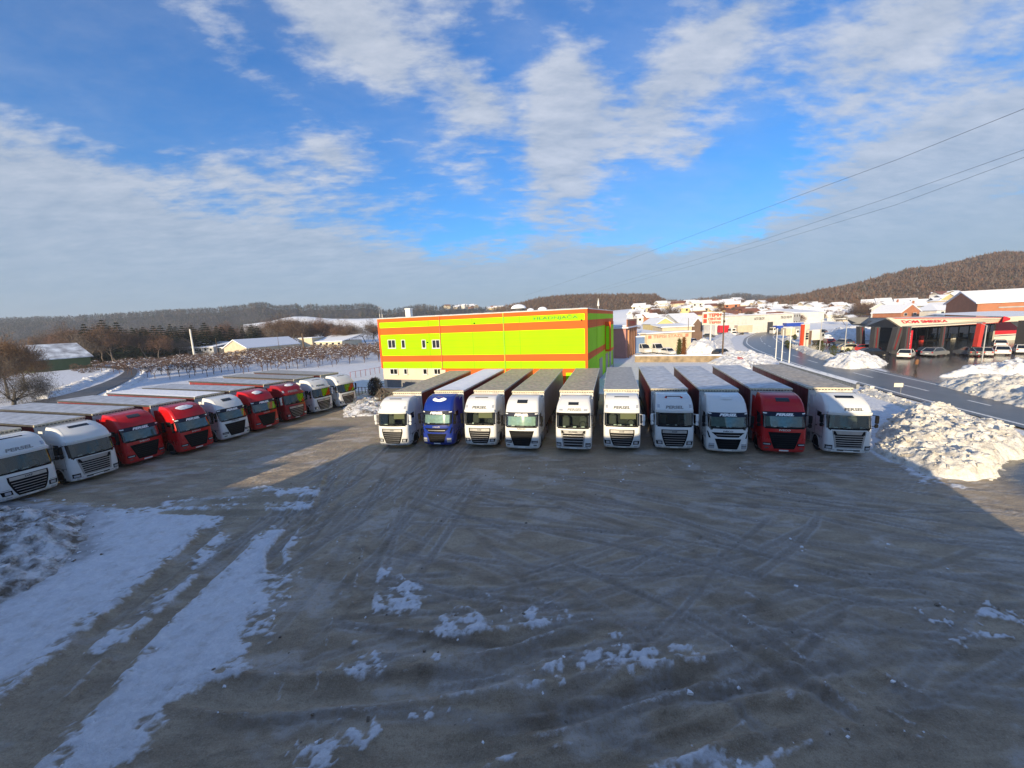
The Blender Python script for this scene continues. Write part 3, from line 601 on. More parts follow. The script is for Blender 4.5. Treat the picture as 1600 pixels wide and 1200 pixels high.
            C.patch('roof_lamp',lampm,t,3.10,3.30,(.93 if sg>0 else -1.08),(1.08 if sg>0 else -.93),off=.02,nz=2,nx=5)
            C.patch('panel_seam',black,t,.92,.935,(.82 if sg>0 else -1.2),(1.2 if sg>0 else -.82),off=.003,nz=1,nx=5)
        C.patch('sun_visor',pt,t,2.80,2.98,-1.16,1.16,off=.16,nz=3,lip=.14)
        if persel: C.text('company_lettering','PERSEL',{'grey':lettergrey,'white':letterw,'pale':letterpale}[persel],cab,3.05,.19,1.12,x0=.0,off=.02,shear=.15,bold=.035)
        mb=MB(); mb.box((0,1.02,3.76),(1.0,.10,.05),bev=.015); mb.build('roof_hatch',black,t)
        if seed==7:
            for sx in(-.5,.5): mb=MB(); mb.box((sx,.86,3.72),(.14,.12,.09),bev=.02); mb.build('beacon',red,t)
    elif kind=='iveco':
        wd=lambda z:.56+.36*((z-.46)/1.16)
        g=C.patch('grille',black,t,.52,1.60,lambda z:-wd(z)*(1 if z>.7 else .86+.2*(z-.0)),lambda z:wd(z)*(1 if z>.7 else .86+.2*(z-.0)),off=.016,nz=10,nx=12)
        for z in(.66,.80,.94,1.08,1.22,1.36): C.patch('slat',mat('grille_black',(.014,.014,.015),.5,spec=.1),g,z,z+.05,-wd(z)+.1,wd(z)-.1,off=.034,nz=1)
        C.text('badge','IVECO',chrome if pt is red else lettergrey,cab,1.69,.11,.62,off=.018,shear=0,bold=.03)
        C.patch('sunstrip',band,t,2.60,2.86,-1.12,1.12,off=.022,nz=2)
        C.text('company_lettering','PERSEL',letterw,cab,2.635,.18,1.02,off=.045,shear=.3,bold=.06)
        for sg in(-1,1):
            C.patch('marker_lamp',mat('white_lens',(.9,.9,.88),.3),t,2.76,2.82,(.98 if sg>0 else -1.17),(1.17 if sg>0 else -.98),off=.05,nz=1,nx=3)
            f0=(lambda z:.72) if sg>0 else (lambda z:-1.17); f1=(lambda z:1.17) if sg>0 else (lambda z:-.72)
            C.patch('headlight',black,t,.72,.90,f0,f1,off=.014,nz=2,nx=6); C.patch('headlight_lens',lampm,t,.77,.84,(.78 if sg>0 else -1.14),(1.14 if sg>0 else -.78),off=.024,nz=1,nx=5)
            C.patch('fog_lamp',mat('fog_dark',(.1,.1,.1),.2),t,.52,.60,(.86 if sg>0 else -1.08),(1.08 if sg>0 else -.86),off=.012,nz=1,nx=4)
        C.patch('roof_hatch',dglass,t,3.48,3.68,-.38,.38,off=.03,nz=2)
        # corner air deflectors
    elif kind=='stralis':
        g=C.patch('grille',black,t,1.28,1.58,lambda z:-.62-.35*(z-1.28)/.3,lambda z:.62+.35*(z-1.28)/.3,off=.014,nz=3)
        C.patch('grille_bar',chrome,g,1.40,1.44,-.7,.7,off=.03,nz=1)
        g2=C.patch('lower_grille',black,t,.48,1.16,lambda z:-(.56+.22*(z-.48)/.68),lambda z:.56+.22*(z-.48)/.68,off=.014,nz=4)
        for z in(.62,.78,.94): C.patch('slat',mat('grille_black',(.014,.014,.015),.5,spec=.1),g2,z,z+.05,-.5,.5,off=.03,nz=1)
        C.text('badge','IVECO',lettergrey if pt is white else chrome,cab,1.62,.10,.58,off=.018,shear=0,bold=.03)
        C.patch('sunstrip',band,t,2.58,2.86,-1.12,1.12,off=.022,nz=2)
        C.text('company_lettering','PERSEL',letterw,cab,2.63,.19,1.04,off=.045,shear=.3,bold=.06)
        for sg in(-1,1):
            C.patch('headlight',lampm,t,.50,.84,(.80 if sg>0 else -1.12),(1.12 if sg>0 else -.80),off=.014,nz=3,nx=5)
            C.patch('headlight_frame',black,t,.66,.69,(.80 if sg>0 else -1.12),(1.12 if sg>0 else -.80),off=.024,nz=1,nx=5)
            C.patch('marker_lamp',mat('white_lens',(.9,.9,.88),.3),t,2.76,2.82,(.98 if sg>0 else -1.17),(1.17 if sg>0 else -.98),off=.05,nz=1,nx=3)
            C.patch('air_slit',black,t,1.2,1.62,(lambda z:1.02+.14*(z-1.2)/.42) if sg>0 else (lambda z:-(1.12+.1*(z-1.2)/.42)),(lambda z:1.12+.1*(z-1.2)/.42) if sg>0 else (lambda z:-(1.02+.14*(z-1.2)/.42)),off=.013,nz=3,nx=3)
        mb=MB(); n=16
        mb.add([(.42*math.cos(2*math.pi*i/n),1.05+.22*math.sin(2*math.pi*i/n),3.64) for i in range(n)]+[(.3*math.cos(2*math.pi*i/n),1.10+.14*math.sin(2*math.pi*i/n),3.80) for i in range(n)],[(i,(i+1)%n,n+(i+1)%n,n+i) for i in range(n)]+[tuple(range(n,2*n))]); sharp(mb.build('roof_hatch',pt,t))
    else:
        old=kind=='oldscania'; zt=1.70 if old else 1.66
        g=C.patch('grille',mat('grille_grey',(.33,.33,.33),.35,.5,var=.1) ,t,.46 if not old else .60,zt,lambda z:-(.70+.16*(z-.5)),lambda z:.70+.16*(z-.5),off=.014,nz=6)
        if old: zz=[.68,.82,.96,1.10,1.24,1.38]
        else: zz=[.52,.72,.92,1.12,1.30]
        for z in zz: C.patch('slat',black,g,z,z+(.085 if old else .12),-(.62+.14*(z-.5)),.62+.14*(z-.5),off=.02,nz=1)
        if not old:
            for z in zz: C.patch('slat_trim',chrome,g,z+.125,z+.15,-(.62+.14*(z-.5)),.62+.14*(z-.5),off=.034,nz=1)
            C.text('badge','SCANIA',mat('badge_dark',(.05,.05,.055),.3),g,1.50,.10,.62,off=.03,shear=0,bold=.05)
        for sg in(-1,1):
            C.patch('grille_corner',black,g,1.44,zt-.03,(lambda z:.62+.5*(z-1.44)) if sg>0 else -.82,.82 if sg>0 else (lambda z:-.62-.5*(z-1.44)),off=.026,nz=2,nx=3)
            C.patch('headlight',black,t,.50,.76,(.84 if sg>0 else -1.19),(1.19 if sg>0 else -.84),off=.014,nz=2,nx=5)
            C.patch('headlight_lens',lampm,t,.54,.68,(.88 if sg>0 else -1.15),(1.15 if sg>0 else -.88),off=.024,nz=2,nx=5)
            C.patch('fog_lamp',lampm,t,.36,.41,(.9 if sg>0 else -1.05),(1.05 if sg>0 else -.9),off=.014,nz=1,nx=3)
            C.patch('bumper_seam',black,t,.455,.47,(.72 if sg>0 else -1.2),(1.2 if sg>0 else -.72),off=.004,nz=1,nx=5)
            if not old: C.patch('roof_lamp',lampm,t,3.0,3.12,(.72 if sg>0 else -.98),(.98 if sg>0 else -.72),off=.02,nz=1,nx=4)
        if old: C.patch('lower_intake',black,t,.42,.50,-.6,.6,off=.014,nz=1)
        C.patch('sun_visor',pt if old else black,t,2.70,2.88,-1.14,1.14,off=.17,nz=3,lip=.14)
        if persel: C.text('company_lettering','PERSEL',{'grey':lettergrey,'white':letterw,'pale':letterpale}[persel],cab,2.96 if old else 3.0,.17,1.0,x0=.2 if old else .1,off=.02,shear=.15,bold=.035)
        if old:
            mb=MB(); mb.add([(-.5,1.0,3.62),(.5,1.0,3.62),(.5,1.25,3.74),(-.5,1.25,3.74)],[(0,1,2,3)]); mb.build('roof_hatch',dglass,t)
        else: C.patch('roof_hatch',dglass,t,3.36,3.52,-.36,.36,off=.02,nz=2)
    if plate:
        C.patch('number_plate',platem,t,.36,.45,-.26,.26,off=.02,nz=1)
        C.patch('bumper_lip',black,t,.285,.35,-1.0,1.0,off=-.02,nz=1)
    if rsnow:
        mb=MB(); rr=random.Random(seed+5); n=14; X0=rnd.uniform(-.15,.1)
        ring=[(X0+(.55*rsnow+.06*rr.random())*math.cos(2*math.pi*i/n),(.20+.05*rr.random())*math.sin(2*math.pi*i/n)) for i in range(n)]
        zf=lambda dy:interp([(p[1],p[0]) for p in C.t if p[0]>2.95],.95+dy,1) if False else float(np.interp(.95+dy,[p[1] for p in C.t if p[0]>2.95],[p[0] for p in C.t if p[0]>2.95]))
        V=[(a,.95+b,zf(b)+.015+C.c*0) for a,b in ring]+[(X0+(a-X0)*.7,.95+b*.7,zf(b*.7)+.08) for a,b in ring]+[(X0,.95,zf(0)+.10)]
        mb.add(V,[(i,(i+1)%n,n+(i+1)%n,n+i) for i in range(n)]+[(n+i,n+(i+1)%n,2*n) for i in range(n)]); mb.build('roof_snow',snowm,t,True)
    # side fairings behind the cab, chassis, tank
    for sg in(-1,1): mb=MB(); mb.box((sg*1.2,2.5,2.3),(.04,.5,2.5)); mb.build('side_fairing',pt,t); mb=MB(); mb.box((sg*1.12,3.4,.62),(.2,1.4,.6),bev=.05); mb.build('fuel_tank',steel,t)
    mb=MB(); mb.box((-.42,3.6,.95),(.12,6.6,.26)); mb.box((.42,3.6,.95),(.12,6.6,.26)); mb.box((0,1.4,.8),(1.9,2.0,.5)); mb.box((0,5.1,1.12),(1.0,1.0,.1)); mb.build('chassis',black,t)
    for sg in(-1,1):
        wheel(sg*1.05,1.45,t); wheel(sg*.98,5.15,t); 
        for q in(0,1.31,2.62): wheel(sg*1.06,2.95+length-5.0+q,t,.96)
    # semitrailer: curtain sides, roof, rails, bulkhead, rear doors
    y0=2.98; y1=y0+length; Wt=1.27
    tr=MB(); tr.box((0,(y0+y1)/2,1.16),(2.46,length-.05,.16)); tr.build('trailer_bed',darkrail,t)
    cm=curt[cur]
    for sg in(-1,1):
        V=[];n=64
        for i in range(n+1):
            yy=y0+.12+(length-.24)*i/n; b=.012*math.sin(i*1.9)+.01*math.sin(i*.63+seed)
            V+=[(sg*(Wt-.03+b*.3),yy,1.10),(sg*(Wt-.015+b),yy,2.4),(sg*(Wt-.02+b*.5),yy,3.82)]
        Fs=[(3*i+k,3*i+3+k,3*i+4+k,3*i+1+k) if sg>0 else (3*i+1+k,3*i+4+k,3*i+3+k,3*i+k) for i in range(n) for k in(0,1)]
        mb=MB(); mb.add(V,Fs); cu=mb.build('side_curtain',cm,t,True)
        mb=MB()
        mb.box((sg*(Wt+.003),(y0+y1)/2,1.14),(.004,length-.5,.03))
        for i in range(0,22): yy=y0+.5+(length-1)*i/21; mb.box((sg*(Wt+.008),yy,1.08),(.012,.04,.36))
        mb.build('curtain_strap',black,cu)
        mb=MB(); mb.box((sg*(Wt-.01),(y0+y1)/2,3.89),(.06,length,.15),bev=.015); mb.build('roof_rail',railm if rail=='cream' else darkrail,t)
        mb=MB(); mb.box((sg*1.2,y0+8.0,.65),(.04,5.0,.5)); mb.build('side_guard',steel,t)
    mb=MB(); mb.box((0,y0+.04,2.5),(2.5,.08,2.74)); bh=mb.build('front_bulkhead',bulk,t)
    mb=MB(); mb.box((0,y0+.02,3.88),(2.56,.14,.16),bev=.02)
    for i in range(14): mb.box((-1.2+i*.184,y0-.055,3.83),(.11,.03,.06),mi=1)
    mb.build('front_rail',[mat('front_rail',(.68,.60,.44),.4,var=.3,vscale=6),darkrail],t)
    mb=MB()
    for sg in(-1,1): mb=MB(); mb.box((sg*.62,y1-.03,2.55),(1.22,.06,2.75)); mb.tube((sg*.3,y1+.02,1.2),(sg*.3,y1+.02,3.9),.02,n=5); mb.build('rear_door',bulk,t)
    mb=MB(); mb.box((0,y1-.1,.6),(2.3,.1,.14)); mb.box((0,y1-.05,1.05),(2.4,.06,.12)); mb.build('rear_bumper',steel,t)
    nx,ny=12,90; V=[]
    for j in range(ny+1):
        yy=y0+length*j/ny; sag=.018*math.sin(2*math.pi*j/6)+.01*rnd.uniform(-1,1)
        for i in range(nx+1):
            xx=-1.24+2.48*i/nx; hh=3.955-.03*(xx/1.24)**2*0+sag*(1-(xx/1.24)**2)
            if roof in('snow','frost'): hh+=(.05 if roof=='snow' else .015)*(.5+rnd.random()*.5)*(1 if abs(xx)<1.2 else .2)
            V.append((xx,yy,hh))
    o=npmesh('trailer_roof',V,gridfaces(nx+1,ny+1),roofm[roof],t)
    if roof in('frost','grey') :
        pass
    for sg in(-1,1): mb=MB(); mb.box((sg*1.1,y1-.9,.8),(.3,.02,.5)); mb.build('mud_flap',black,t)
    return t
GM='trucks parked in the row facing the camera'; GL='trucks parked in the slanting row on the left'
def az(d): return -R(d)          # heading of the tail, degrees right of straight ahead
MID=[('daf',white,-9.28,28.9,11.8,'white truck at the left end of the middle row, blank forehead and brownish grille',dict(roof='wet',cur='red',persel=None,seed=1)),
 ('stralis',blue,-5.88,28.7,13.3,'the only dark blue truck, with a snow patch on its cab roof',dict(roof='snow',cur='maroon',rsnow=1,seed=2)),
 ('daf',white,-2.56,28.1,13.2,'white truck immediately right of the blue truck, faded lettering on its forehead',dict(roof='wet',cur='maroon',persel='grey',seed=3)),
 ('iveco',white,.50,26.95,13.7,'white truck with big black grille, second to the right of the blue truck',dict(roof='wet',cur='grey',seed=4)),
 ('scania',white,4.1,26.35,14.7,'white truck with stacked dark grille and pinkish name panel, mid middle row',dict(roof='wet',cur='grey',persel='pale',seed=5)),
 ('daf',white,7.43,26.1,14.9,'sixth truck of the middle row, white with grey forehead lettering',dict(roof='grey',cur='grey',persel='grey',seed=6)),
 ('daf',white,10.85,25.55,14.3,'shaded white truck, seventh of the middle row, with silver-slatted grille',dict(roof='frost',cur='maroon',persel='pale',seed=7)),
 ('stralis',white,13.93,24.55,15.3,'white truck with two stacked black grilles, left of the nearby red truck',dict(roof='frost',cur='maroon',seed=8)),
 ('iveco',red,17.27,24.05,16.8,'the only red truck in the middle row, beside the last white one',dict(roof='frost',cur='maroon',seed=9)),
 ('oldscania',white,20.9,23.45,17.3,'white truck with silver slatted grille beside the big snow heap, right end',dict(roof='wet',cur='maroon',persel='grey',seed=10,length=13.6))]
for k,pt,x,y,a,lab,kw in MID: truck(k,pt,x,y,az(a),lab,group=GM,**kw)
LEFT=[('daf',white,-28.95,22.35,-17.0,'white truck cut by the left edge of the photo, behind the dirty snow heap',dict(roof='grey',persel='pale',seed=11)),
 ('oldscania',white,-27.95,25.2,-17.5,'white truck with slatted silver grille and dark visor, left of the first red truck',dict(roof='frost',persel=None,seed=12)),
 ('iveco',red,-27.38,28.25,-17.8,'red truck nearest the camera in the left row, bare red cab roof',dict(roof='frost',seed=13)),
 ('iveco',red,-25.4,30.6,-20.3,'red truck with snow on its cab roof, left of the black-grilled white one',dict(roof='frost',rsnow=1.1,seed=14)),
 ('iveco',white,-24.45,33.75,-21.3,'white truck with big black grille standing between two red trucks',dict(roof='snow',seed=15)),
 ('iveco',red,-23.5,36.75,-20.8,'red truck right of the black-grilled white one in the slanting row',dict(roof='frost',rsnow=.8,seed=16)),
 ('daf',redd,-22.5,40.1,-24.8,'dark red truck with chrome-slatted grille, last red of the left row',dict(roof='frost',persel='pale',rsnow=.8,seed=17)),
 ('daf',white,-21.2,43.4,-26.0,'white truck between the dark red truck and the last truck of the left row',dict(roof='grey',cur='grey',persel='grey',seed=18)),
 ('daf',white,-19.6,46.2,-27.8,'white truck at the right end of the left row, nearest the lime hall',dict(roof='grey',cur='maroon',persel=None,seed=19))]
for k,pt,x,y,dr,lab,kw in LEFT: truck(k,pt,x,y,R(dr+90),lab,group=GL,rail='dark',**kw)
# ------------------------------------------------------------ the block the photograph is taken from: its roofline shades the yard
def shade_blocks():
    conc=mat('render_grey',(.35,.34,.32),.8,var=.2)
    t=empty('office_building',(0,-4,0),0,'large building the photograph is taken from, just outside the picture, shading the yard','building')
    mb=MB(); prof=[(-25.6,0),(-25.6,8.3),(-19,8.45),(-12,8.5),(-4,8.2),(-3.2,8.4),(-3.2,11.6),(8.2,11.9),(9.8,9.6),(12.2,7.2),(13.5,5.8),(13.5,0)]
    n=len(prof); mb.add([(x,3.2,z) for x,z in prof]+[(x-4.98,-8,z) for x,z in prof],[tuple(range(n)),tuple(range(2*n-1,n-1,-1))]+[(i,(i+1)%n,n+(i+1)%n,n+i)[::-1] for i in range(n)]); mb.build('wall',conc,t)
    # the camera looks out over the eaves from a balcony in front of the wall
    mb=MB(); q=lambda a,b:[(a,-1),(b,-1),(b-3.6,-9),(a-3.6,-9)]; mb.prism(q(-41,-32),0,10.0); mb.prism(q(-31.99,-30.6),0,8.9); mb.prism(q(-30.59,-28.6),0,7.4); mb.prism(q(-28.59,-25.65),0,6.3); o=mb.build('workshop',conc);  # unseen blocks added here, slanted with the sun to shape shade and lit gap
    tag(o,'unseen grey blocks beside the office building, added to shape the shade on the yard','building')
shade_blocks()
# ------------------------------------------------------------ snow heaps
dirtysnow=None
def snowmat(name,dirt,sun_cream=0):
    m=bpy.data.materials.new(name); m.use_nodes=True; nt=m.node_tree; N=nt.nodes; L=nt.links; b=N['Principled BSDF']; tc=N.new('ShaderNodeTexCoord')
    n=N.new('ShaderNodeTexNoise'); n.inputs['Scale'].default_value=1.3; n.inputs['Detail'].default_value=9; n.inputs['Roughness'].default_value=.65; L.new(tc.outputs['Object'],n.inputs['Vector'])
    r=N.new('ShaderNodeValToRGB'); L.new(n.outputs[0],r.inputs[0]); r.color_ramp.elements[0].position=.38-.06+dirt*.12; r.color_ramp.elements[0].color=(.20,.165,.13,1) if dirt>.3 else (.50,.46,.40,1)
    r.color_ramp.elements[1].position=.50+dirt*.12; r.color_ramp.elements[1].color=(.80,.77,.70,1) if sun_cream else (.80,.81,.83,1); L.new(r.outputs[0],b.inputs['Base Color']); b.inputs['Roughness'].default_value=.8; b.inputs['Specular IOR Level'].default_value=.2
    n2=N.new('ShaderNodeTexNoise'); n2.inputs['Scale'].default_value=7; n2.inputs['Detail'].default_value=8; n2.inputs['Roughness'].default_value=.7; L.new(tc.outputs['Object'],n2.inputs['Vector'])
    bp=N.new('ShaderNodeBump'); bp.inputs['Strength'].default_value=.9; bp.inputs['Distance'].default_value=.12; L.new(n2.outputs[0],bp.inputs['Height']); L.new(bp.outputs[0],b.inputs['Normal']); return m
SNC=snowmat('heap_snow_clean',.0); SND=snowmat('heap_snow_dirty_sunlit',.25,1); SNX=snowmat('heap_snow_filthy',.5)  # dirty mix also carries the cream of sunlit snow in its colour
def heap(label,px,h,m,res=.14,k=1.2,lump=.5,world=None,name='snow_heap',cat='snow heap',soft=.5,freq=.8):
    P=np.array(world) if world is not None else Gs(px); c=P.mean(0); lo=P.min(0)-.6; hi=P.max(0)+.6
    xs=np.arange(lo[0],hi[0],res); ys=np.arange(lo[1],hi[1],res); X,Y=np.meshgrid(xs,ys)
    d=sdist(X,Y,P)+(fbm(X*.9+3,Y*.9,4,.6)-.5)*1.6*soft
    base=np.where(d>0,1-np.exp(-np.maximum(d,0)/k),d*.8)
    z=base*h*(1-lump+lump*2*fbm(X*freq,Y*freq,4,.55))
    # broken slabs and clods
    ch=fbm(X*2.6,Y*2.6,2,.5); cl=np.abs(fbm(X*3.7+9,Y*3.7,3,.6)-.5)
    z=np.where(d>0,z+np.minimum(d,1)*(.34*h*(ch-.45)*lump*1.5-.5*cl*lump*min(1,h)+.10*(fbm(X*7,Y*7,3,.6)-.5)*2*lump),z)
    keep=(d>-.35); nx,ny=len(xs),len(ys); Fq=gridfaces(nx,ny); kk=keep.ravel(); Fq=Fq[kk[Fq].any(1)]
    used=np.unique(Fq); re=np.full(nx*ny,-1); re[used]=np.arange(len(used))
    jx=(vnoise(X*9.1,Y*9.1)-.5)*res*.7; jy=(vnoise(X*9.1+50,Y*9.1)-.5)*res*.7
    V=np.stack([(X+jx).ravel()-c[0],(Y+jy).ravel()-c[1],z.ravel()],1)[used]
    o=npmesh(name,V,re[Fq],m); o.location=(c[0],c[1],0)
    rc=np.random.RandomState(int(abs(c[0])*7+abs(c[1]))); dk=d.ravel()[used]; ok=np.where(dk>-.3)[0]; n=min(len(ok),int((650 if res<.13 else 220 if res<.2 else 110)))
    k=rc.choice(ok,n,replace=False); Pk=V[k]; sz=(.03+.14*rc.rand(n)**4)*(1 if res<.2 else 1.5); cv,cf=chunks(Pk+np.array([0,0,.02]),sz,rc); q=npmesh('snow_chunks',cv,cf,m,o,smooth=False); q['kind']='stuff'
    return tag(o,label,cat)
heap('big lumpy sunlit snow heap right of the last white truck',[(1366,702),(1400,722),(1450,745),(1512,752),(1566,746),(1552,728),(1604,716),(1622,700),(1560,678),(1490,656),(1420,646),(1380,664)],1.3,SND,.085,.75,.75,freq=.5)
heap('dirty grey and brown snow heap at the left edge in front of the trucks',[(-260,820),(-60,806),(0,804),(60,803),(128,812),(148,836),(110,880),(50,925),(-10,960),(-160,1000)],1.5,SNX,.09,1.5,.7)
heap('jagged snow ridge behind the trailers, left of the three flagpoles',[(1105,568),(1150,578),(1200,575),(1214,563),(1180,554),(1122,553)],1.15,SNC,.25,1.3,.6)
heap('pointed snow heap at the left corner of the fuel station forecourt',[(1284,573),(1330,579),(1374,575),(1386,567),(1345,562),(1300,562)],2.1,SNC,.25,1.6,.5)
heap('rounded snow heap behind the lamp post at the right edge',[(1466,589),(1540,592),(1600,592),(1720,604),(1720,580),(1600,574),(1520,578)],1.6,SNC,.2,1.4,.6)
heap('long dirty-fronted snow bank between the main road and forecourt at the right edge',[(1463,604),(1520,621),(1600,640),(1760,675),(1760,622),(1600,600),(1500,593)],1.25,SND,.16,1.2,.6)
heap('low snow windrow along the near side of the main road',[(1342,612),(1400,634),(1470,662),(1486,656),(1410,626),(1352,604)],.5,SND,.14,.6,.6)
heap('long ploughed snow bank on the far side of the main road below the price pylon',None,1.3,SND,.35,1.0,.5,world=np.vstack([np.array(Gs([(1300,569),(1262,556),(1232,543),(1222,532),(1232,525)])),np.array(Gs([(1242,526),(1238,532),(1248,541),(1275,551),(1312,562)]))]))
heap('muddy snow heap in front of the hall, left of the leftmost middle truck',[(536,652),(580,650),(606,640),(612,624),(590,612),(556,620),(534,634)],.6,SNX,.16,1.2,.7)
heap('snow bank beyond the inside of the road bend',None,1.2,SNC,.5,1.2,.5,world=Gs([(1150,548),(1140,530),(1168,514),(1215,507),(1205,503),(1140,512),(1110,535),(1122,550)]))
heap('ploughed snow edge along the outer side of the country lane',None,.7,SNC,.2,.6,.5,world=Gs([(75,625),(130,604),(170,588),(184,580),(172,578),(150,586),(110,602),(55,622)]))
heap('ploughed snow edge along the inner side of the country lane',None,.7,SNC,.2,.6,.5,world=Gs([(160,618),(198,600),(218,588),(224,578),(232,579),(228,590),(206,604),(172,622)]))
# ------------------------------------------------------------ green and orange cold store
def hall():
    lime=mat('lime_panel',(.335,.73,.0),.6,spec=.08,var=.06,vscale=.4); org=mat('orange_panel',(.78,.12,.022),.6,spec=.08,var=.06,vscale=.4); cream=mat('cream_render',(.68,.55,.42),.8,var=.08,vscale=.6,bump=.2)
    plinth=mat('grey_plinth',(.20,.20,.20),.8,var=.2); pvc=mat('white_window_frame',(.75,.76,.74),.4); seam=mat('panel_seam',(.10,.16,.01),.8,spec=.05)
    B=np.array([9.72,49.5]); A=np.array([-20.05,60.5]); Lf=np.hypot(*(A-B)); ang=math.atan2(*(B-A)[::-1])
    dep=32.; zt=10.5
    t=empty('cold_store',(B[0],B[1],0),ang,'long lime green cold store hall with orange stripes behind the trucks','building')
    # local x: -Lf..0 along the front, y: 0..dep away from the yard
    bands=[(0,3.0,None),(3.0,3.98,lime),(3.98,4.92,org),(4.92,8.08,lime),(8.08,9.13,org),(9.13,9.95,lime),(9.95,zt,org)]
    for z0,z1,m in bands[1:]:
        mb=MB(); mb.box((-Lf/2,dep/2,(z0+z1)/2),(Lf,dep,z1-z0)); mb.build('wall_band',m,t)
    mb=MB(); mb.box((-10.6,dep/2,1.5),(21.2,dep-.02,3.0)); mb.build('wall_band',org,t)
    mb=MB(); mb.box((-.02-1.0,-.012,1.9),(3.6,.03,1.1)); mb.box((-.0,dep/2,1.5),(.03,dep,3.0)); mb.build('wall_band',lime,t)
    mb=MB(); mb.box((-21.2-(Lf-21.2)/2+.05,dep/2+.12,1.5),(Lf-21.3,dep,2.99)); mb.build('cream_wall',cream,t)
    mb=MB(); mb.box((-26.2,.06,.62),(9.6,.14,1.24)); mb.build('plinth',plinth,t)
    mb=MB(); mb.box((-20.9,.0,1.4),(.9,.5,2.8)); mb.build('buttress',cream,t)
    for x in (-.14,-Lf+.14):
        mb=MB(); mb.box((x,-.015,6.75),(.34,.05,7.52)); mb.build('corner_trim',org,t)
    for z0,z1 in ((3.0,3.02),(5.97,5.985),(7.0,7.015),(3.48,3.49),(8.6,8.61)):
        mb=MB(); mb.box((-Lf/2,-.003,(z0+z1)/2),(Lf-.6,.008,z1-z0)); mb.build('panel_seam',seam,t)
    def plane(px,py):
        d=ray(px,py); e=(A-B)/Lf; # solve C+t d = B+s e
        M=np.array([[d[0],-e[0]],[d[1],-e[1]]]); tt,s=np.linalg.solve(M,B); return -s, H+tt*d[2]
    for k in range(1,22):
        z=3.0+k*.345
        if z<zt-.1: mb=MB(); mb.box((-Lf/2,-.002,z),(Lf-.7,.005,.008)); mb.build('cladding_joint',seam,t)
    for x in (-21.0,-11.2): mb=MB(); mb.box((x,-.08,zt/2),(.1,.1,zt)); mb.build('downpipe',mat('pipe_orange',(.55,.14,.04),.5) if x<-20 else mat('pipe_lime',(.25,.52,.02),.5),t)
    for px in (671.5,739.5,813):
        u,_=plane(px,540); mb=MB(); mb.box((u,-.004,6.75),(.035,.01,7.45)); mb.build('panel_seam',seam,t)
    def window(x0,x1,y0,y1,panes):
        u0,zt_=plane(x0,y0); u1,zb=plane(x1,y1); w=abs(u1-u0); hh=zt_-zb; uc=(u0+u1)/2; zc=(zt_+zb)/2
        mb=MB(); fw=.07
        mb.box((uc,-.03,zt_-fw/2),(w,.1,fw)); mb.box((uc,-.03,zb+fw/2),(w,.1,fw))
        for i in range(panes+1): mb.box((uc-w/2+fw/2+(w-fw)*i/panes,-.03,zc),(fw,.098,hh-2*fw))
        mb.box((uc,-.08,zb-.03),(w+.12,.14,.05))
        f=mb.build('window',pvc,t); mb=MB(); mb.box((uc,-.014,zc),(w-.02,.03,hh-.02)); mb.build('pane',dglass,f)
    for q in ((606,619,531,544,2),(627,634,531,544,1),(659,666,531,544,1),(675,688,531,544,2)): window(*q)
    for q in ((609.5,622,576,585,2),(631,637,576,585,1),(661,668,576,585,1),(678,690,576,585,2)): window(*q)
    for px,py in ((668.5,535),(741.5,505),(909,500)):
        u,z=plane(px,py); mb=MB(); mb.box((u,-.12,z),(.16,.24,.16),bev=.03); mb.build('wall_lamp',black,t)
    # side: projecting dock tower, doors, seams
    for v in (8,16,24): mb=MB(); mb.box((.018,v,6.75),(.01,.04,7.45)); mb.build('panel_seam',seam,t)
    mb=MB(); mb.box((.46,21,6.1),(.9,5,5.0)); dk=mb.build('dock_tower',org,t)
    mb=MB(); mb.box((.42,18.47,5.9),(.55,.06,3.9)); mb.box((.925,21,6.1),(.03,4.0,4.0)); mb.build('panel',lime,dk)
    mb=MB(); mb.box((.012,13,6.4),(.03,8.4,3.0)); mb.build('panel',lime,t)
    for v0,v1 in ((11,14.5),(19,22.5),(25,28)): mb=MB(); mb.box((.03,(v0+v1)/2,1.55),(.06,v1-v0,3.1)); mb.build('roller_door',mat('door_grey',(.22,.23,.25),.5,var=.2),t)
    for v in(17.5,23.5): mb=MB(); mb.tube((.85,v,0),(.85,v,3.6),.09,n=8); mb.build('post',steel,t)
    # roof and snow
    mb=MB(); mb.box((-Lf/2,dep/2,zt+.03),(Lf+.16,dep+.16,.08)); mb.build('roof_edge',mat('roof_trim',(.72,.66,.58),.5),t)
    rs=random.Random(4); xs=np.linspace(-Lf-.02,.02,110); ys=np.linspace(-.03,dep,90); X,Y=np.meshgrid(xs,ys); Z=zt+.08+.10*fbm(X*.9,Y*.9,4)+.03
    Z[0,:]=zt+.05; Z[:,0]=zt+.05; Z[:,-1]=zt+.05
    npmesh('roof_snow',np.stack([X.ravel(),Y.ravel(),Z.ravel()],1),gridfaces(110,90),SNC,t)
    def roofpt(px,Y): p=D(px,500,Y); q=np.array([p[0],p[1]])-B; c,s=math.cos(-ang),math.sin(-ang); return c*q[0]-s*q[1], s*q[0]+c*q[1]
    x,y=roofpt(640,62); y=max(y,1.2); mb=MB(); mb.box((x,y,11.15),(.85,.7,1.4)); mb.box((x,y,11.9),(1.05,.9,.16),bev=.04); mb.build('chimney',mat('white_render',(.75,.74,.70),.7),t)
    domes=[(811,70,1.35,1.5,True),(829.5,66,.62,.85,False),(848,66,.8,1.0,False)]
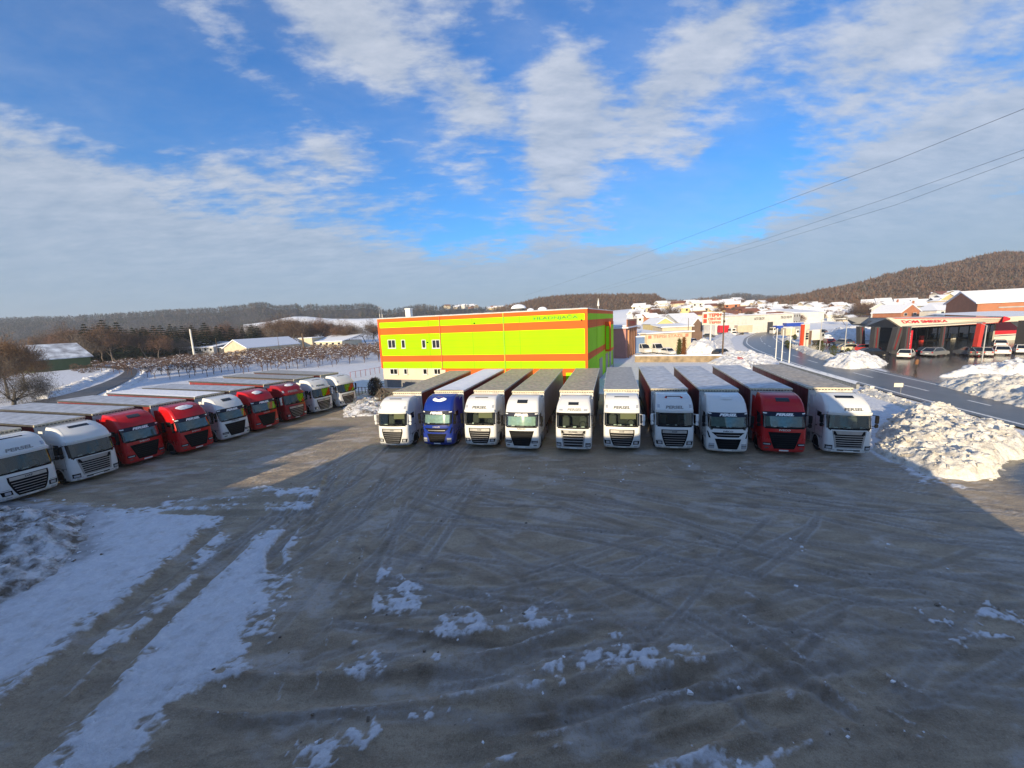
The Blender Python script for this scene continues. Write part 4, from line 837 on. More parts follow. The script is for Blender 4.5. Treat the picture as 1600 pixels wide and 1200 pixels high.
    for px,Y,r,h,dark in domes:
        x,y=roofpt(px,Y); mb=MB(); n=18
        if dark: mb.tube((x,y,zt),(x,y,zt+1.1),r*.72,r*.8,n=18)
        o=None
        if dark: o=mb.build('roof_fan',mat('fan_dark',(.06,.06,.06),.6),t); mb=MB(); z0=zt+1.0
        else: mb.tube((x,y,zt),(x,y,zt+h*.55),r*.85,r*.85,n=18,mi=0); z0=zt+h*.5
        for j in range(5):
            a0=j/5*math.pi/2;a1=(j+1)/5*math.pi/2; V=[(x+r*math.cos(a)*math.cos(q),y+r*math.cos(a)*math.sin(q),z0+(.75 if dark else h*.5)*math.sin(a)) for a in(a0,a1) for q in np.linspace(0,2*math.pi,n,endpoint=False)]
            mb.add(V,[(i,(i+1)%n,n+(i+1)%n,n+i) for i in range(n)])
        mb.build('fan_cap' if dark else 'roof_vent',snowm,o or t,True)
    x,y=roofpt(935,52); mb=MB(); mb.tube((x,y,zt),(x,y,zt+1.3),.03,n=6); mb.tube((x,y,zt+.35),(x,y,zt+1.15),.16,.05,n=8); mb.build('roof_mast',pvc,t)
    for dx in(0,.5): 
        x,y=roofpt(594,66); mb=MB(); mb.tube((x+dx,y,zt),(x+dx,y,zt+.9),.03,n=5); mb.build('vent_pipe',steel,t)
    # raised lettering
    u0,z0=plane(834,503.3); u1,z1=plane(903,501); zb=9.27; 
    text_on('sign_lettering','HLADNJAČA',mat('sign_green',(.10,.20,.05),.6,spec=.1),t,lambda a,b:(( u0+u1)/2+a,-.03,zb+b),abs(u1-u0),.62,0,.01)
    ang2=ang
hall()
# ------------------------------------------------------------ generic buildings of the valley
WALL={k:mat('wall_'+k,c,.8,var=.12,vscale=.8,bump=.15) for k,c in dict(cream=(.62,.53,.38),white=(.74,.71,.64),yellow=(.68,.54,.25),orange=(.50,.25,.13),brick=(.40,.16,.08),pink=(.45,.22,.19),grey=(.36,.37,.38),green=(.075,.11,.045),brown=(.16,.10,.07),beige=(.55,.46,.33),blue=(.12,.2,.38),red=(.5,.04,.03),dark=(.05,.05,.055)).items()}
roofsnow=mat('roof_snow',(.82,.84,.88),.75,bump=.4,bscale=1.5,spec=.2); patchy=mat('patchy_roof_snow',(.75,.77,.82),.7,var=.6,vscale=.5,dirt=(.30,.29,.30))
tile=mat('roof_tile',(.22,.09,.06),.8,var=.3)
def local(L,Rr):
    L=np.array(L[:2]);Rr=np.array(Rr[:2]); w=np.hypot(*(Rr-L)); ang=math.atan2(*(Rr-L)[::-1]); return L,w,ang
def house(name,label,pxl,Yl,pxr,Yr,pye,pyr,depth,wall='white',roof=None,style='gable',nwin=0,group=None,cat='house',zb=-1.0,door=0,storeys=1,hipsnow=True,chim=False,dz=0):
    """front wall seen between two bearings; eave and ridge heights read off the photograph at the left corner"""
    PL=D(pxl,pye,Yl); PR=D(pxr,pye-(pxr-pxl)*ROLL,Yr); ze=PL[2]; zr=ze+ (pye-pyr)*Yl/F*1.0
    L,w,ang=local(PL,PR); t=empty(name,(L[0],L[1],0),ang,label,cat,group); wm=WALL[wall]; rm=roof or roofsnow; th=.28
    mb=MB(); mb.box((w/2,depth/2,(ze+zb)/2),(w,depth,ze-zb))
    if style=='gable':     # ridge parallel to the front
        mb.add([(0,0,ze),(0,depth,ze),(0,depth/2,zr-.02)],[(0,1,2)]); mb.add([(w,0,ze),(w,depth,ze),(w,depth/2,zr-.02)],[(2,1,0)])
    elif style=='front':   # gable end towards us
        mb.add([(0,0,ze),(w,0,ze),(w/2,0,zr-.02)],[(0,1,2)]); mb.add([(0,depth,ze),(w,depth,ze),(w/2,depth,zr-.02)],[(2,1,0)])
    mb.build('wall',wm,t)
    ov=min(.6,w*.06); mb=MB()
    def slab(P,mi=0):
        P=[Vector(p) for p in P]; n=(P[1]-P[0]).cross(P[2]-P[0]).normalized(); 
        if n.z<0: n=-n
        mb.add(P+[p+Vector((0,0,th)) for p in P],[(0,3,2,1),(4,5,6,7)]+[(i,(i+1)%4,4+(i+1)%4,4+i) for i in range(4)],mi)
    s=(zr-ze)
    if style=='gable':
        k=s/(depth/2)*ov; slab([(-ov,-ov,ze-k),(w+ov,-ov,ze-k),(w+ov,depth/2,zr),(-ov,depth/2,zr)]); slab([(w+ov,depth+ov,ze-k),(-ov,depth+ov,ze-k),(-ov,depth/2,zr),(w+ov,depth/2,zr)])
    elif style=='front':
        k=s/(w/2)*ov; slab([(-ov,-ov,ze-k),(-ov,depth+ov,ze-k),(w/2,depth+ov,zr),(w/2,-ov,zr)]); slab([(w+ov,depth+ov,ze-k),(w+ov,-ov,ze-k),(w/2,-ov,zr),(w/2,depth+ov,zr)])
    elif style=='shed': slab([(-ov,-ov,ze),(w+ov,-ov,ze),(w+ov,depth+ov,zr),(-ov,depth+ov,zr)])
    elif style=='hip':
        q=min(w,depth)*.45; k=0
        mb.add([(-ov,-ov,ze),(w+ov,-ov,ze),(w+ov,depth+ov,ze),(-ov,depth+ov,ze),(q,depth/2,zr),(max(w-q,q+.1),depth/2,zr)],[(0,1,5,4),(1,2,5),(2,3,4,5),(3,0,4),(3,2,1,0)])
    else: slab([(-ov,-ov,ze),(w+ov,-ov,ze),(w+ov,depth+ov,ze),(-ov,depth+ov,ze)])
    rf=mb.build('roof',rm,t)
    if chim: mb=MB(); mb.box((w*.7,depth*.4,zr+.5),(.6,.6,1.4)); mb.build('chimney',WALL['brick'],rf)
    if nwin:
        for r in range(storeys):
            for i in range(nwin):
                xx=w*(i+.5)/nwin; zz=ze-1.0-r*2.8 
                fr=MB(); fr.box((xx,-.03,zz),(min(1.5,w/nwin*.5),.08,1.15)); f=fr.build('window',mat('window_frame',(.6,.6,.58),.5),t)
                g=MB(); g.box((xx,-.075,zz),(min(1.5,w/nwin*.5)-.2,.02,.95)); g.build('pane',dglass,f)
    if door: mb=MB(); mb.box((w*door,-.04,zb+1.0+1.1 if ze>4 else 1.1),(min(2.6,w*.25),.08,2.4)); mb.build('door',WALL['dark'],t)
    return t,w,ze,zr
# left valley
house('barn','long olive green barn with streaky snow on its wide roof at far left',50,118,141,130,562.5,541,16,'green',patchy,'gable',cat='barn')
house('farm_building','low grey building half hidden behind a bare tree, left of the white chimney pipe',262,178,292,176,545,540,12,'grey',roofsnow,'shed',nwin=2,cat='building')
house('farm_building','grey building with a band of windows right of the white chimney pipe',292,172,333,170,544,538,12,'grey',roofsnow,'shed',nwin=5,cat='building')
house('garage','open dark carport joined to the grey windowed building',333,172,350,172,544,541,9,'dark',roofsnow,'flat',cat='garage')
house('farm_building','small pale blue block beside the long cream shed',350,176,371,176,541,537,10,'white',roofsnow,'flat',cat='building')
house('barn','long cream shed with white snowy roof and brown gable end',385,163,467,190,543,531,12,'beige',roofsnow,'gable',cat='barn')
house('farm_building','square pale yellow building behind the brown lattice post',467,196,487,196,529,528,12,'cream',roofsnow,'flat',cat='building')
house('farm_building','low yellow building with awnings and long white roof, right of the lattice post',487,198,534,196,535,526.5,20,'cream',roofsnow,'shed',nwin=5,cat='building')
# middle valley
house('workshop','pink and brown workshop with snow roof directly right of the hall',957,90,977,90,511,503,14,'pink',roofsnow,'shed',nwin=2,storeys=2,cat='workshop')
t,w,ze,zr=house('shop_building','pinkish shop front with tall pillars under red roof lettering, beside the hall',978,88,993,101,513,500.5,5,'pink',roofsnow,'flat',cat='shop')
mb=MB()
for i in range(5): mb.box((w*(i+.5)/5,-.35,ze/2),(.35,.35,ze))
mb.build('pillar',WALL['orange'],t); mb=MB(); mb.box((w/2,-.2,ze+1.0),(w*.98,.2,1.9)); fa=mb.build('fascia',WALL['brick'],t)
text_on('fascia_lettering','TEPIH',WALL['red'],fa,lambda a,b:(w/2+a,-.33,ze+.5+b),w*.6,.95,0,.02)
house('shed','pale grey-blue shed with big snow-covered roof behind the concrete wall',993,104,1030,112,524,500,30,'grey',roofsnow,'shed',cat='shed')
house('garage','grey-blue roller garage left of the banner wall',992,99,1011,99,527,526.5,6,'blue',roofsnow,'flat',cat='garage')
t,w,ze,zr=house('banner_wall','cream yard wall panel carrying faded red lettering behind the parked vans',1011,98,1080,101,522,521,3,'cream',roofsnow,'flat',cat='wall')
text_on('banner_lettering','TEPISI STAZE',mat('faded_red',(.62,.22,.14),.6),t,lambda a,b:(w*.47+a,-.04,ze-1.15+b),w*.66,.75,.0,.02)
for q in(.06,.9):
    mb=MB(); mb.box((w*q,-.03,ze-.8),(.9,.04,.8)); mb.build('emblem',mat('faded_red',(.62,.22,.14),.6),t)
house('house','yellow-walled house with snow roof behind the banner wall',1026,135,1052,135,506,498,14,'yellow',roofsnow,'front',cat='house',nwin=1)
house('house','wide white-roofed house with dark upper windows left of the carpet centre sign',1060,140,1098,140,503,491,16,'white',roofsnow,'gable',nwin=3,cat='house')
house('shed','dark gabled shed with round white sign, beside the carpet centre sign',1082,118,1098,118,508,498,10,'brown',roofsnow,'front',cat='shed')
house('shed','low cream shed with snowy roof behind the parked cars',1035,118,1081,118,512,508.5,8,'cream',roofsnow,'shed',cat='shed')
house('house','orange house with snow roof left of the white parts store',1138,190,1150,190,492,488.5,12,'orange',roofsnow,'hip',nwin=2,cat='house')
house('shop_building','low pale shop with a red sign behind the utility pole',1118,170,1136,170,499,496,10,'white',roofsnow,'flat',nwin=2,cat='shop')
t,w,ze,zr=house('parts_store','long white parts store with black lettering and open gateway painted as a dark panel',1176,168,1240,176,492.5,491,40,'white',roofsnow,'flat',cat='shop')
mb=MB(); mb.box((w*.43,-.05,1.8),(w*.13,.1,5.2)); mb.build('gateway',WALL['dark'],t)  # dark panel paints the shade inside the gateway; no hole is cut
text_on('wall_lettering','AUTO DELOVI',mat('black_letter',(.03,.03,.03),.5),t,lambda a,b:(w*.16+a,-.04,ze-2.1+b),w*.24,1.1,0,.03)
text_on('wall_lettering','TRUCK DELOVI',mat('black_letter',(.03,.03,.03),.5),t,lambda a,b:(w*.82+a,-.04,ze-2.1+b),w*.28,1.1,0,.03)
house('office_block','glazed grey office end beside the white parts store',1240,176,1251,178,490,488,20,'grey',roofsnow,'flat',nwin=3,storeys=2,cat='office')
house('warehouse','large white warehouse behind the blue trailer',1250,210,1288,214,489,482.5,40,'white',roofsnow,'gable',cat='warehouse')
# right hillside houses: pixel bearing, distance, eave, ridge, depth
HS=[(1278,1306,300,486,482,'cream','gable','cream house low on the slope above the blue trailer'),(1310,1330,280,487,483.5,'orange','gable','orange-walled house between two cream ones on the lower slope'),
 (1333,1360,260,485.5,480.5,'cream','gable','cream house with pinkish roof above the left end of the canopy'),(1362,1388,240,485,480,'yellow','gable','yellow house with balcony left of the unfinished brick gable house'),
 (1395,1424,200,481,472,'white','gable','white house behind the unfinished orange gable house'),(1408,1437,150,487.5,476.5,'brick','front','unfinished orange brick gable house with a black opening above the canopy'),
 (1433,1447,185,480.5,473.5,'orange','gable','narrow peach house next to the green-yellow one'),(1448,1478,180,478,471.5,'yellow','flat','flat-roofed green-yellow house above the canopy'),
 (1464,1500,150,485,475.5,'white','hip','broad white house with domed snow roof and brick arch'),(1484,1500,230,469.5,464.5,'beige','hip','small snowy house up the slope left of the tall yellow one'),
 (1502,1538,225,468,458,'yellow','gable','tall yellow house standing highest on the slope'),(1488,1512,165,480,472.5,'brown','front','left of two small dark-gabled snowy sheds'),
 (1510,1532,163,479.5,472,'brown','front','right of two small dark-gabled snowy sheds')]
for a,b,Y,pe,pr,wl,st,lab in HS:
    house('house',lab,a,Y,b,Y*1.01,pe,pr,10 if st!='flat' else 8,wl,roofsnow,st,nwin=2,group='houses on the slope above the fuel station',zb=-2,chim=st=='gable')
t,w,ze,zr=house('house','big unfinished red brick house with wide snowy roof at the right edge',1528,118,1640,112,473,455,16,'brick',roofsnow,'gable',nwin=0,group='houses on the slope above the fuel station',zb=-2)
mb=MB(); mb.box((w*.62,-.05,ze-1.6),(9,.1,.35)); mb.build('ring_beam',WALL['grey'],t)
house('house','red brick block with flat top at the right edge above the snowy roof',1592,150,1640,150,452,451,10,'brick',roofsnow,'flat',group='houses on the slope above the fuel station',zb=-2)
# ------------------------------------------------------------ hills
def hillmat(name,c0,c1,snow=.2,sc=.02):
    m=bpy.data.materials.new(name); m.use_nodes=True; nt=m.node_tree; N=nt.nodes; L=nt.links; b=N['Principled BSDF']; tc=N.new('ShaderNodeTexCoord'); b.inputs['Roughness'].default_value=.95; b.inputs['Specular IOR Level'].default_value=.05
    n=N.new('ShaderNodeTexNoise'); n.inputs['Scale'].default_value=sc; n.inputs['Detail'].default_value=10; n.inputs['Roughness'].default_value=.7; L.new(tc.outputs['Object'],n.inputs['Vector'])
    r=N.new('ShaderNodeValToRGB'); L.new(n.outputs[0],r.inputs[0]); e=r.color_ramp.elements; e[0].position=.35; e[0].color=(*c0,1); e[1].position=.56; e[1].color=(*c1,1)
    q=e.new(.70-snow*.3); q.color=(*c1,1); q2=e.new(.72-snow*.3+.04); q2.color=(.6,.62,.66,1); L.new(r.outputs[0],b.inputs['Base Color']); return m
twigA=mat('twig_brown',(.125,.085,.062),.95,spec=.1); twigB=mat('twig_russet',(.155,.090,.060),.95,spec=.1); twigC=mat('twig_grey',(.15,.125,.105),.95,spec=.1); twigD=mat('wood_hazed',(.060,.060,.066),.95,spec=.1)  # last tone puts bluish distance haze into the far wood's colour
coni=mat('conifer_green',(.014,.030,.013),.9,spec=.1,var=.4,vscale=2); 
def hill(name,pts,Yr,Yf,m,tree=0,th=8,mats=None,wl=None,zfoot=0,seed=0,back=300,label=None,tri=12):
    rs=np.random.RandomState(seed); pts=sorted(pts); px=np.arange(pts[0][0],pts[-1][0]+1,4.); py=np.interp(px,[p[0] for p in pts],[p[1] for p in pts])
    nc=len(px); T=np.r_[np.linspace(0,1,26),[1.15,1.5]]; V=[]; ridge=np.array([D(a,b,Yr if not callable(Yr) else Yr(a)) for a,b in zip(px,py)]); ridge[:,2]-=th*.65
    foot=np.array([D(a,b,Yf) for a,b in zip(px,py)])
    def surf(i,t):
        i=np.asarray(i); i0=np.clip(i.astype(int),0,nc-2); fr=(i-i0)[...,None]; rg=ridge[i0]*(1-fr)+ridge[i0+1]*fr; ft=foot[i0]*(1-fr)+foot[i0+1]*fr
        tt=t[...,None]; P=ft*(1-tt)+rg*tt; s=np.where(t<=1,(np.sin((np.clip(t,0,1)-.5)*math.pi)+1)/2*.75+.25*np.clip(t,0,1),1-(t-1)*1.2)
        z=zfoot+(rg[...,2]-zfoot)*s; z=z+ (fbm(P[...,0]*.012,P[...,1]*.012,4)-.5)*np.sin(np.clip(t,0,1)*math.pi)*rg[...,2]*.5
        return np.stack([P[...,0],P[...,1],z],-1)
    I,TT=np.meshgrid(np.arange(nc).astype(float),T); S=surf(I,TT); 
    o=npmesh(name,S.reshape(-1,3),gridfaces(nc,len(T)),m); tag(o,None,None,kind='structure')
    if tree:
        i=rs.rand(tree)*(nc-1.01); t=rs.rand(tree)**.85*1.03; t[:int(tree*.24)]=rs.uniform(.95,1.02,int(tree*.24)); P=surf(i,np.minimum(t,1.05))
        hh=th*(.7+.6*rs.rand(tree)); K=tri
        # crown of small slivers spread through an upright oval
        a=rs.rand(tree,K)*2*math.pi; rr=np.sqrt(rs.rand(tree,K))*.36; zz=rs.rand(tree,K)**.8; rr*=np.sin(np.clip(zz*.85+.12,0,1)*math.pi)**.7
        c=np.stack([rr*np.cos(a)*hh[:,None],rr*np.sin(a)*hh[:,None],(-.12+1.1*zz)*hh[:,None]],-1)+P[:,None,:]
        d=rs.normal(size=(tree,K,3))*hh[:,None,None]*.034; d[...,2]*=.8; e=rs.normal(size=(tree,K,3))*hh[:,None,None]*.075; e[...,2]=np.abs(e[...,2])*2.2
        V=np.stack([c-d,c+d,c+e],2).reshape(-1,3); Fq=np.arange(len(V)).reshape(-1,3); mi=np.repeat(rs.choice(len(mats),tree,p=wl),K)
        w=npmesh('woodland',V,Fq,mats,smooth=False,mi=mi); tag(w,label,'woodland',kind='stuff')
hb=hillmat('hill_far',(.035,.036,.042),(.06,.058,.06),.15,.02); hm=hillmat('hill_brown',(.05,.038,.032),(.085,.062,.05),.30,.03)  # far hill tone likewise holds bluish haze in its colour
FARL=[(-400,506),(0,500),(60,498),(110,497),(160,494),(230,490),(262,487),(300,486),(340,484),(357,481.5),(375,480.5),(395,476),(415,476),(433,480.5),(465,478),(472,483),(481,479),(510,480.5),(550,480),(566,477),(584,479),(600,488),(616,485.6),(642,480.5),(660,478),(680,482),(698,480),(745,479),(750,484),(790,482),(826,473),(842,469),(865,466.4),(903,464),(960,464),(1000,466),(1060,476),(1120,478)]
hill('far_hills',FARL,900,620,hb,15000,9,[twigD,twigC,coni],[.62,.18,.20],seed=2,label='dark distant wooded ridge along the left horizon',tri=20)
MIDH=[(770,487),(800,480),(826,474),(842,470),(865,466.8),(903,464.5),(950,464),(1000,463.5),(1024,464),(1032,470),(1046,474.5),(1075,474),(1092,471),(1110,471.5),(1140,476),(1180,482)]
hill('middle_hill',MIDH,600,470,hm,9000,8,[twigA,twigC,twigB],[.5,.3,.2],seed=3,label='brown wooded hill behind the green hall roof',tri=18)
MH2=[(1040,478),(1075,474),(1092,470.5),(1112,467),(1134,463.5),(1156,461),(1172,463.5),(1200,465),(1240,466),(1262,465),(1300,464),(1360,470)]
hill('far_middle_hill',MH2,1000,700,hb,4500,10,[twigD,twigC],[.7,.3],seed=4,label='blue-grey wooded hill in the gap beyond the road bend',tri=12)
RH=[(1170,478),(1210,472),(1240,466.6),(1258,465.5),(1278,459),(1305,455),(1330,450),(1366,442),(1386,434),(1398,435),(1415,427),(1431,425),(1456,424),(1476,419),(1510,411.5),(1550,402.5),(1578,400),(1600,401),(1680,398),(1800,402)]
hill('wooded_hillside',RH,560,330,hm,24000,9,[twigA,twigB,twigC,coni],[.46,.30,.22,.02],seed=5,label='russet brown leafless wood covering the long slope on the right',tri=20)
sno=mat('field_snow',(.80,.83,.88),.8,bump=.3,bscale=.05)
hill('snowy_rise',[(380,507),(424,502),(440,497),(460,494.5),(480,494.5),(499,496.5),(520,498),(560,498),(590,497),(620,500)],560,430,sno,0,0.1)
VS=[(930,488),(1000,481),(1060,479),(1110,476.5),(1150,476.5),(1190,479.5),(1240,483),(1300,484.5),(1350,482),(1400,478),(1440,473),(1500,464),(1560,458),(1640,452)]
vslope=hill('snowy_slope',VS,310,175,sno,0,.1)
rv=random.Random(11)
def village(n,span,tr,Yf,Yr,pts,zf,grp,lab,sc=1.):
    for i in range(n):
        px=rv.uniform(*span); tt=rv.uniform(*tr); py=float(np.interp(px,[p[0] for p in pts],[p[1] for p in pts])); rg=D(px,py,Yr); ft=D(px,py,Yf); P=ft*(1-tt)+rg*tt
        s_=(math.sin((tt-.5)*math.pi)+1)/2*.75+.25*tt; z=(rg[2])*s_
        w=rv.uniform(8,14)*sc; dp=rv.uniform(7,10)*sc; he=rv.choice([3,3.4,5.6])*sc; hr=he+rv.uniform(1.6,2.8)*sc; t=empty('village_house',(P[0],P[1],z),R(rv.uniform(-50,30)),lab,'house',grp)
        wmat=WALL[rv.choice(['cream','white','orange','beige','yellow','white','cream','brick'])]
        mb=MB(); mb.box((0,0,he/2-.6),(w,dp,he+1.2)); mb.add([(-w/2,-dp/2,he),(-w/2,dp/2,he),(-w/2,0,hr)],[(0,1,2),(2,1,0)]); mb.add([(w/2,-dp/2,he),(w/2,dp/2,he),(w/2,0,hr)],[(0,1,2),(2,1,0)]); mb.build('wall',wmat,t)
        mb=MB(); o=.5; V=[(-w/2-o,-dp/2-o,he-.3),(w/2+o,-dp/2-o,he-.3),(w/2+o,0,hr),(-w/2-o,0,hr),(w/2+o,dp/2+o,he-.3),(-w/2-o,dp/2+o,he-.3)]; V+=[(a,b,c+.3) for a,b,c in V]
        mb.add(V,[(0,1,2,3),(3,2,4,5),(6,7,8,9),(9,8,10,11),(0,6,7,1),(5,4,10,11),(0,3,9,6),(3,5,11,9),(1,7,8,2),(2,8,10,4)]); mb.build('roof',roofsnow if rv.random()<.85 else tile,t)
        if rv.random()<.8:
            for q in(-.28,.28): mb=MB(); mb.box((w*q,-dp/2-.03,he-1.4),(1.3,.06,1.2)); mb.build('window',dglass,t)
village(130,(990,1330),(.25,1.0),175,310,VS,0,'distant village houses','small snow-roofed house in the scattered village below the wooded hills',.68)
village(34,(1330,1500),(.45,1.0),175,310,VS,0,'hillside village houses','small snow-roofed house on the slope between the canopy and the wood',.8)
village(22,(690,815),(.80,.98),620,900,FARL,0,'ridge village houses','tiny white house on the far ridge above the hall roof')
for i in range(26):
    px=rv.uniform(985,1180); P=D(px,481,rv.uniform(325,460)); 
# ------------------------------------------------------------ trees
def blades(P,Ln,Wd,rs,upb=0.):
    n=len(P); d=rs.normal(size=(n,3)); d[:,2]+=upb; d/=np.linalg.norm(d,axis=1)[:,None]; s=np.cross(d,rs.normal(size=(n,3))); s/=np.linalg.norm(s,axis=1)[:,None]
    ln=(Ln*(.5+rs.rand(n)))[:,None]; wd=(Wd*(.6+.8*rs.rand(n)))[:,None]; return np.stack([P-s*wd/2,P+s*wd/2,P+d*ln],1).reshape(-1,3)
def bare_tree(seed,h,spread=.35,levels=5,kids=4,twigs=900,r0=.16,tm=twigC,cm=twigA,lean=.1,twl=.6,tww=.03,upb=.35,first=.18,drop=False):
    rnd=random.Random(seed); rs=np.random.RandomState(seed); mb=MB(); tips=[]; cr=MB()
    def grow(p,d,l,r,lev):
        nseg=3; q=Vector(p); dd=Vector(d)
        for i in range(nseg):
            dd=(dd+Vector((rnd.gauss(0,.12),rnd.gauss(0,.12),rnd.gauss(0,.08)))).normalized(); e=q+dd*l/nseg; ra=r*(1-.22*i); rb=r*(1-.22*(i+1))
            (mb if lev<=1 else cr).tube(q,e,ra,rb,n=7 if lev==0 else (5 if lev==1 else 3),cap=False); q=e
            if lev<levels-1 and (lev>0 or i>=1):
                for k in range(kids if i else kids-1):
                    a=rnd.uniform(0,2*math.pi); tilt=rnd.uniform(.5,1.0)*(1.1 if lev==0 else 1); s=dd.orthogonal().normalized(); s.rotate(__import__('mathutils').Quaternion(dd,a))
                    nd=(dd*math.cos(tilt)+s*math.sin(tilt)*(1+spread)).normalized(); nd.z+=upb*.3; nd.normalize()
                    grow(q,nd,l*rnd.uniform(.5,.72),rb*rnd.uniform(.45,.62),lev+1)
            if lev>=levels-2: tips.append(tuple(q))
    grow((0,0,0),(rnd.gauss(0,lean),rnd.gauss(0,lean),1),h*.46,r0,0)
    T=np.array(tips); k=max(1,twigs//len(T)); P=np.repeat(T,k,0)+rs.normal(size=(len(T)*k,3))*h*.022
    Bv=blades(P,twl,tww,rs,upb if not drop else -.6)
    tr=mb; V=np.array(cr.v) if cr.v else np.zeros((0,3))
    return mb,cr,Bv
def bake_tree(seed,**k):
    cm=k.get('cm',twigA); tm=k.get('tm',twigC)
    mb,cr,Bv=bare_tree(seed,**k); o=mb.build('trunk',tm,None,True); m1=o.data; bpy.data.objects.remove(o)
    o=len(cr.v); cr.v+= [tuple(v) for v in Bv]; cr.f+=[(o+3*i,o+3*i+1,o+3*i+2) for i in range(len(Bv)//3)]; cr.m+=[0]*(len(Bv)//3)
    c=cr.build('crown',cm,None); m2=c.data; bpy.data.objects.remove(c); return m1,m2
def bake_conifer(seed,h=13,r=3.3,n=3800):
    rs=np.random.RandomState(seed); t=rs.rand(n)**1.25; lay=np.floor(t*16)/16+rs.rand(n)*.03; t=lay; a=rs.rand(n)*2*math.pi; lob=1+.25*np.sin(a*5+t*40)+.15*rs.normal(size=n)
    rad=r*(1-t)**.85*lob*(.25+.75*np.sqrt(rs.rand(n))); P=np.stack([rad*np.cos(a),rad*np.sin(a),h*(.05+.93*t)-rad*.22],1)
    d=np.stack([np.cos(a),np.sin(a),-.25+rs.normal(size=n)*.2],1); s=np.stack([-np.sin(a),np.cos(a),rs.normal(size=n)*.3],1); ln=(.5+.7*rs.rand(n))[:,None]*(1.15-t)[:,None]*1.0; w=.30*(1.1-t)[:,None]+.06
    V=np.stack([P-s*w,P+s*w,P+d*ln],1).reshape(-1,3); me=npmesh('crown',V,np.arange(len(V)).reshape(-1,3),coni,smooth=False); m2=me.data; bpy.data.objects.remove(me)
    mb=MB(); mb.tube((0,0,-.5),(0,0,h*.97),.2,.02,n=7); o=mb.build('trunk',wood); m1=o.data; bpy.data.objects.remove(o); return m1,m2
def plant(name,meshes,loc,rz,s,label,cat,group):
    t=empty(name,loc,rz,label,cat,group); t.scale=(s,s,s) if isinstance(s,(int,float)) else s; link('trunk',meshes[0],t); link('crown',meshes[1],t); return t
BT=[bake_tree(20+i,h=11,levels=4,kids=4,twigs=2600,r0=.2,tm=twigC,cm=[twigA,twigB,twigC][i%3],twl=1.0,tww=.055,upb=.5) for i in range(5)]
CT=[bake_conifer(40+i) for i in range(4)]
CON=[(337,506,186),(345,508,188),(222,508,176),(273,507,181),(170,506,178),(205,509,176),(291,509,184),(129,502,150),(157,496,190),(180,500,175),(195,512,170),(212,510,172),(249,505,168),(264,503,180),(283,506,178),(298,505,182),(317,501,176),(360,507,190),(377,509,195),(391,505,188),(401,507,192),(238,506,190),(228,513,174),(144,508,165)]
ORD=['first','second','third','fourth','fifth','sixth','seventh','eighth','ninth','tenth','eleventh','twelfth','thirteenth','fourteenth','fifteenth','sixteenth','seventeenth','eighteenth','nineteenth','twentieth','twenty-first','twenty-second','twenty-third','twenty-fourth','twenty-fifth']
CON.sort()
for i,(px,py,Y) in enumerate(CON):
    p=D(px,py,Y); plant('conifer',CT[i%4],(p[0],p[1],-.2),i*1.3,(p[2]/13*(1.5 if i%3 else 1.15),)*2+(p[2]/13,),ORD[i]+' dark green conifer from the left in the belt behind the left barns','conifer tree','conifers behind the left barns')
rt=random.Random(5)
BTL=[(p,q,y) for p,q,y in ((150,503,150),(165,506,148),(172,508,152),(110,506,170),(112,510,180),(222,512,160),(240,516,158),(275,520,165),(330,506,215),(345,502,225))]
for px in range(395,596,7):
    if 546<px<566: continue
    BTL.append((px+rt.uniform(-2,2),(500 if px<560 else 503)+rt.uniform(-7,8),rt.uniform(215,270)))
for px in range(55,400,9): BTL.append((px+rt.uniform(-3,3),521-(px*.03)+rt.uniform(-5,6),rt.uniform(215,260)))
for px in range(990,1420,9): BTL.append((px+rt.uniform(-4,4),None,rt.uniform(180,300)))
for px,py in ((430,493),(462,496),(485,494),(500,494),(409,494),(1345,470),(1355,468),(1362,470),(1371,469),(1380,471),(1050,470),(1216,484)): BTL.append((px,py,230))
for i,(px,py,Y) in enumerate(BTL):
    if py is None:
        ry=float(np.interp(px,[q[0] for q in VS],[q[1] for q in VS])); rg=D(px,ry,310); ft=D(px,ry,175); tt=(Y-175)/135; P=ft*(1-tt)+rg*tt; z0=rg[2]*((math.sin((tt-.5)*math.pi)+1)/2*.75+.25*tt); k=rt.uniform(.45,.8)
        plant('bare_tree',BT[i%5],(P[0],P[1],z0-.2),i*2.1,k,'leafless tree among the distant village houses','bare tree','leafless trees among the village houses'); continue
    if i<10: lab,grp='pale-stemmed leafless tree standing among the dark conifers, '+ORD[i]+' of them',None
    elif px<400: lab,grp='leafless brown tree in the belt above the olive barn and grey buildings','leafless trees above the left barns'
    elif px<600: lab,grp='leafless brown tree in the belt above the cream shed and yellow buildings','leafless trees above the cream shed'
    else: lab,grp='leafless tree at the foot of the right-hand wooded slope','leafless trees at the foot of the slope'
    p=D(px,py,Y); k=p[2]/10.2; plant('bare_tree',BT[i%5],(p[0],p[1],-.2),i*2.1,(k*1.05,k*1.05,k),lab,'bare tree',grp)
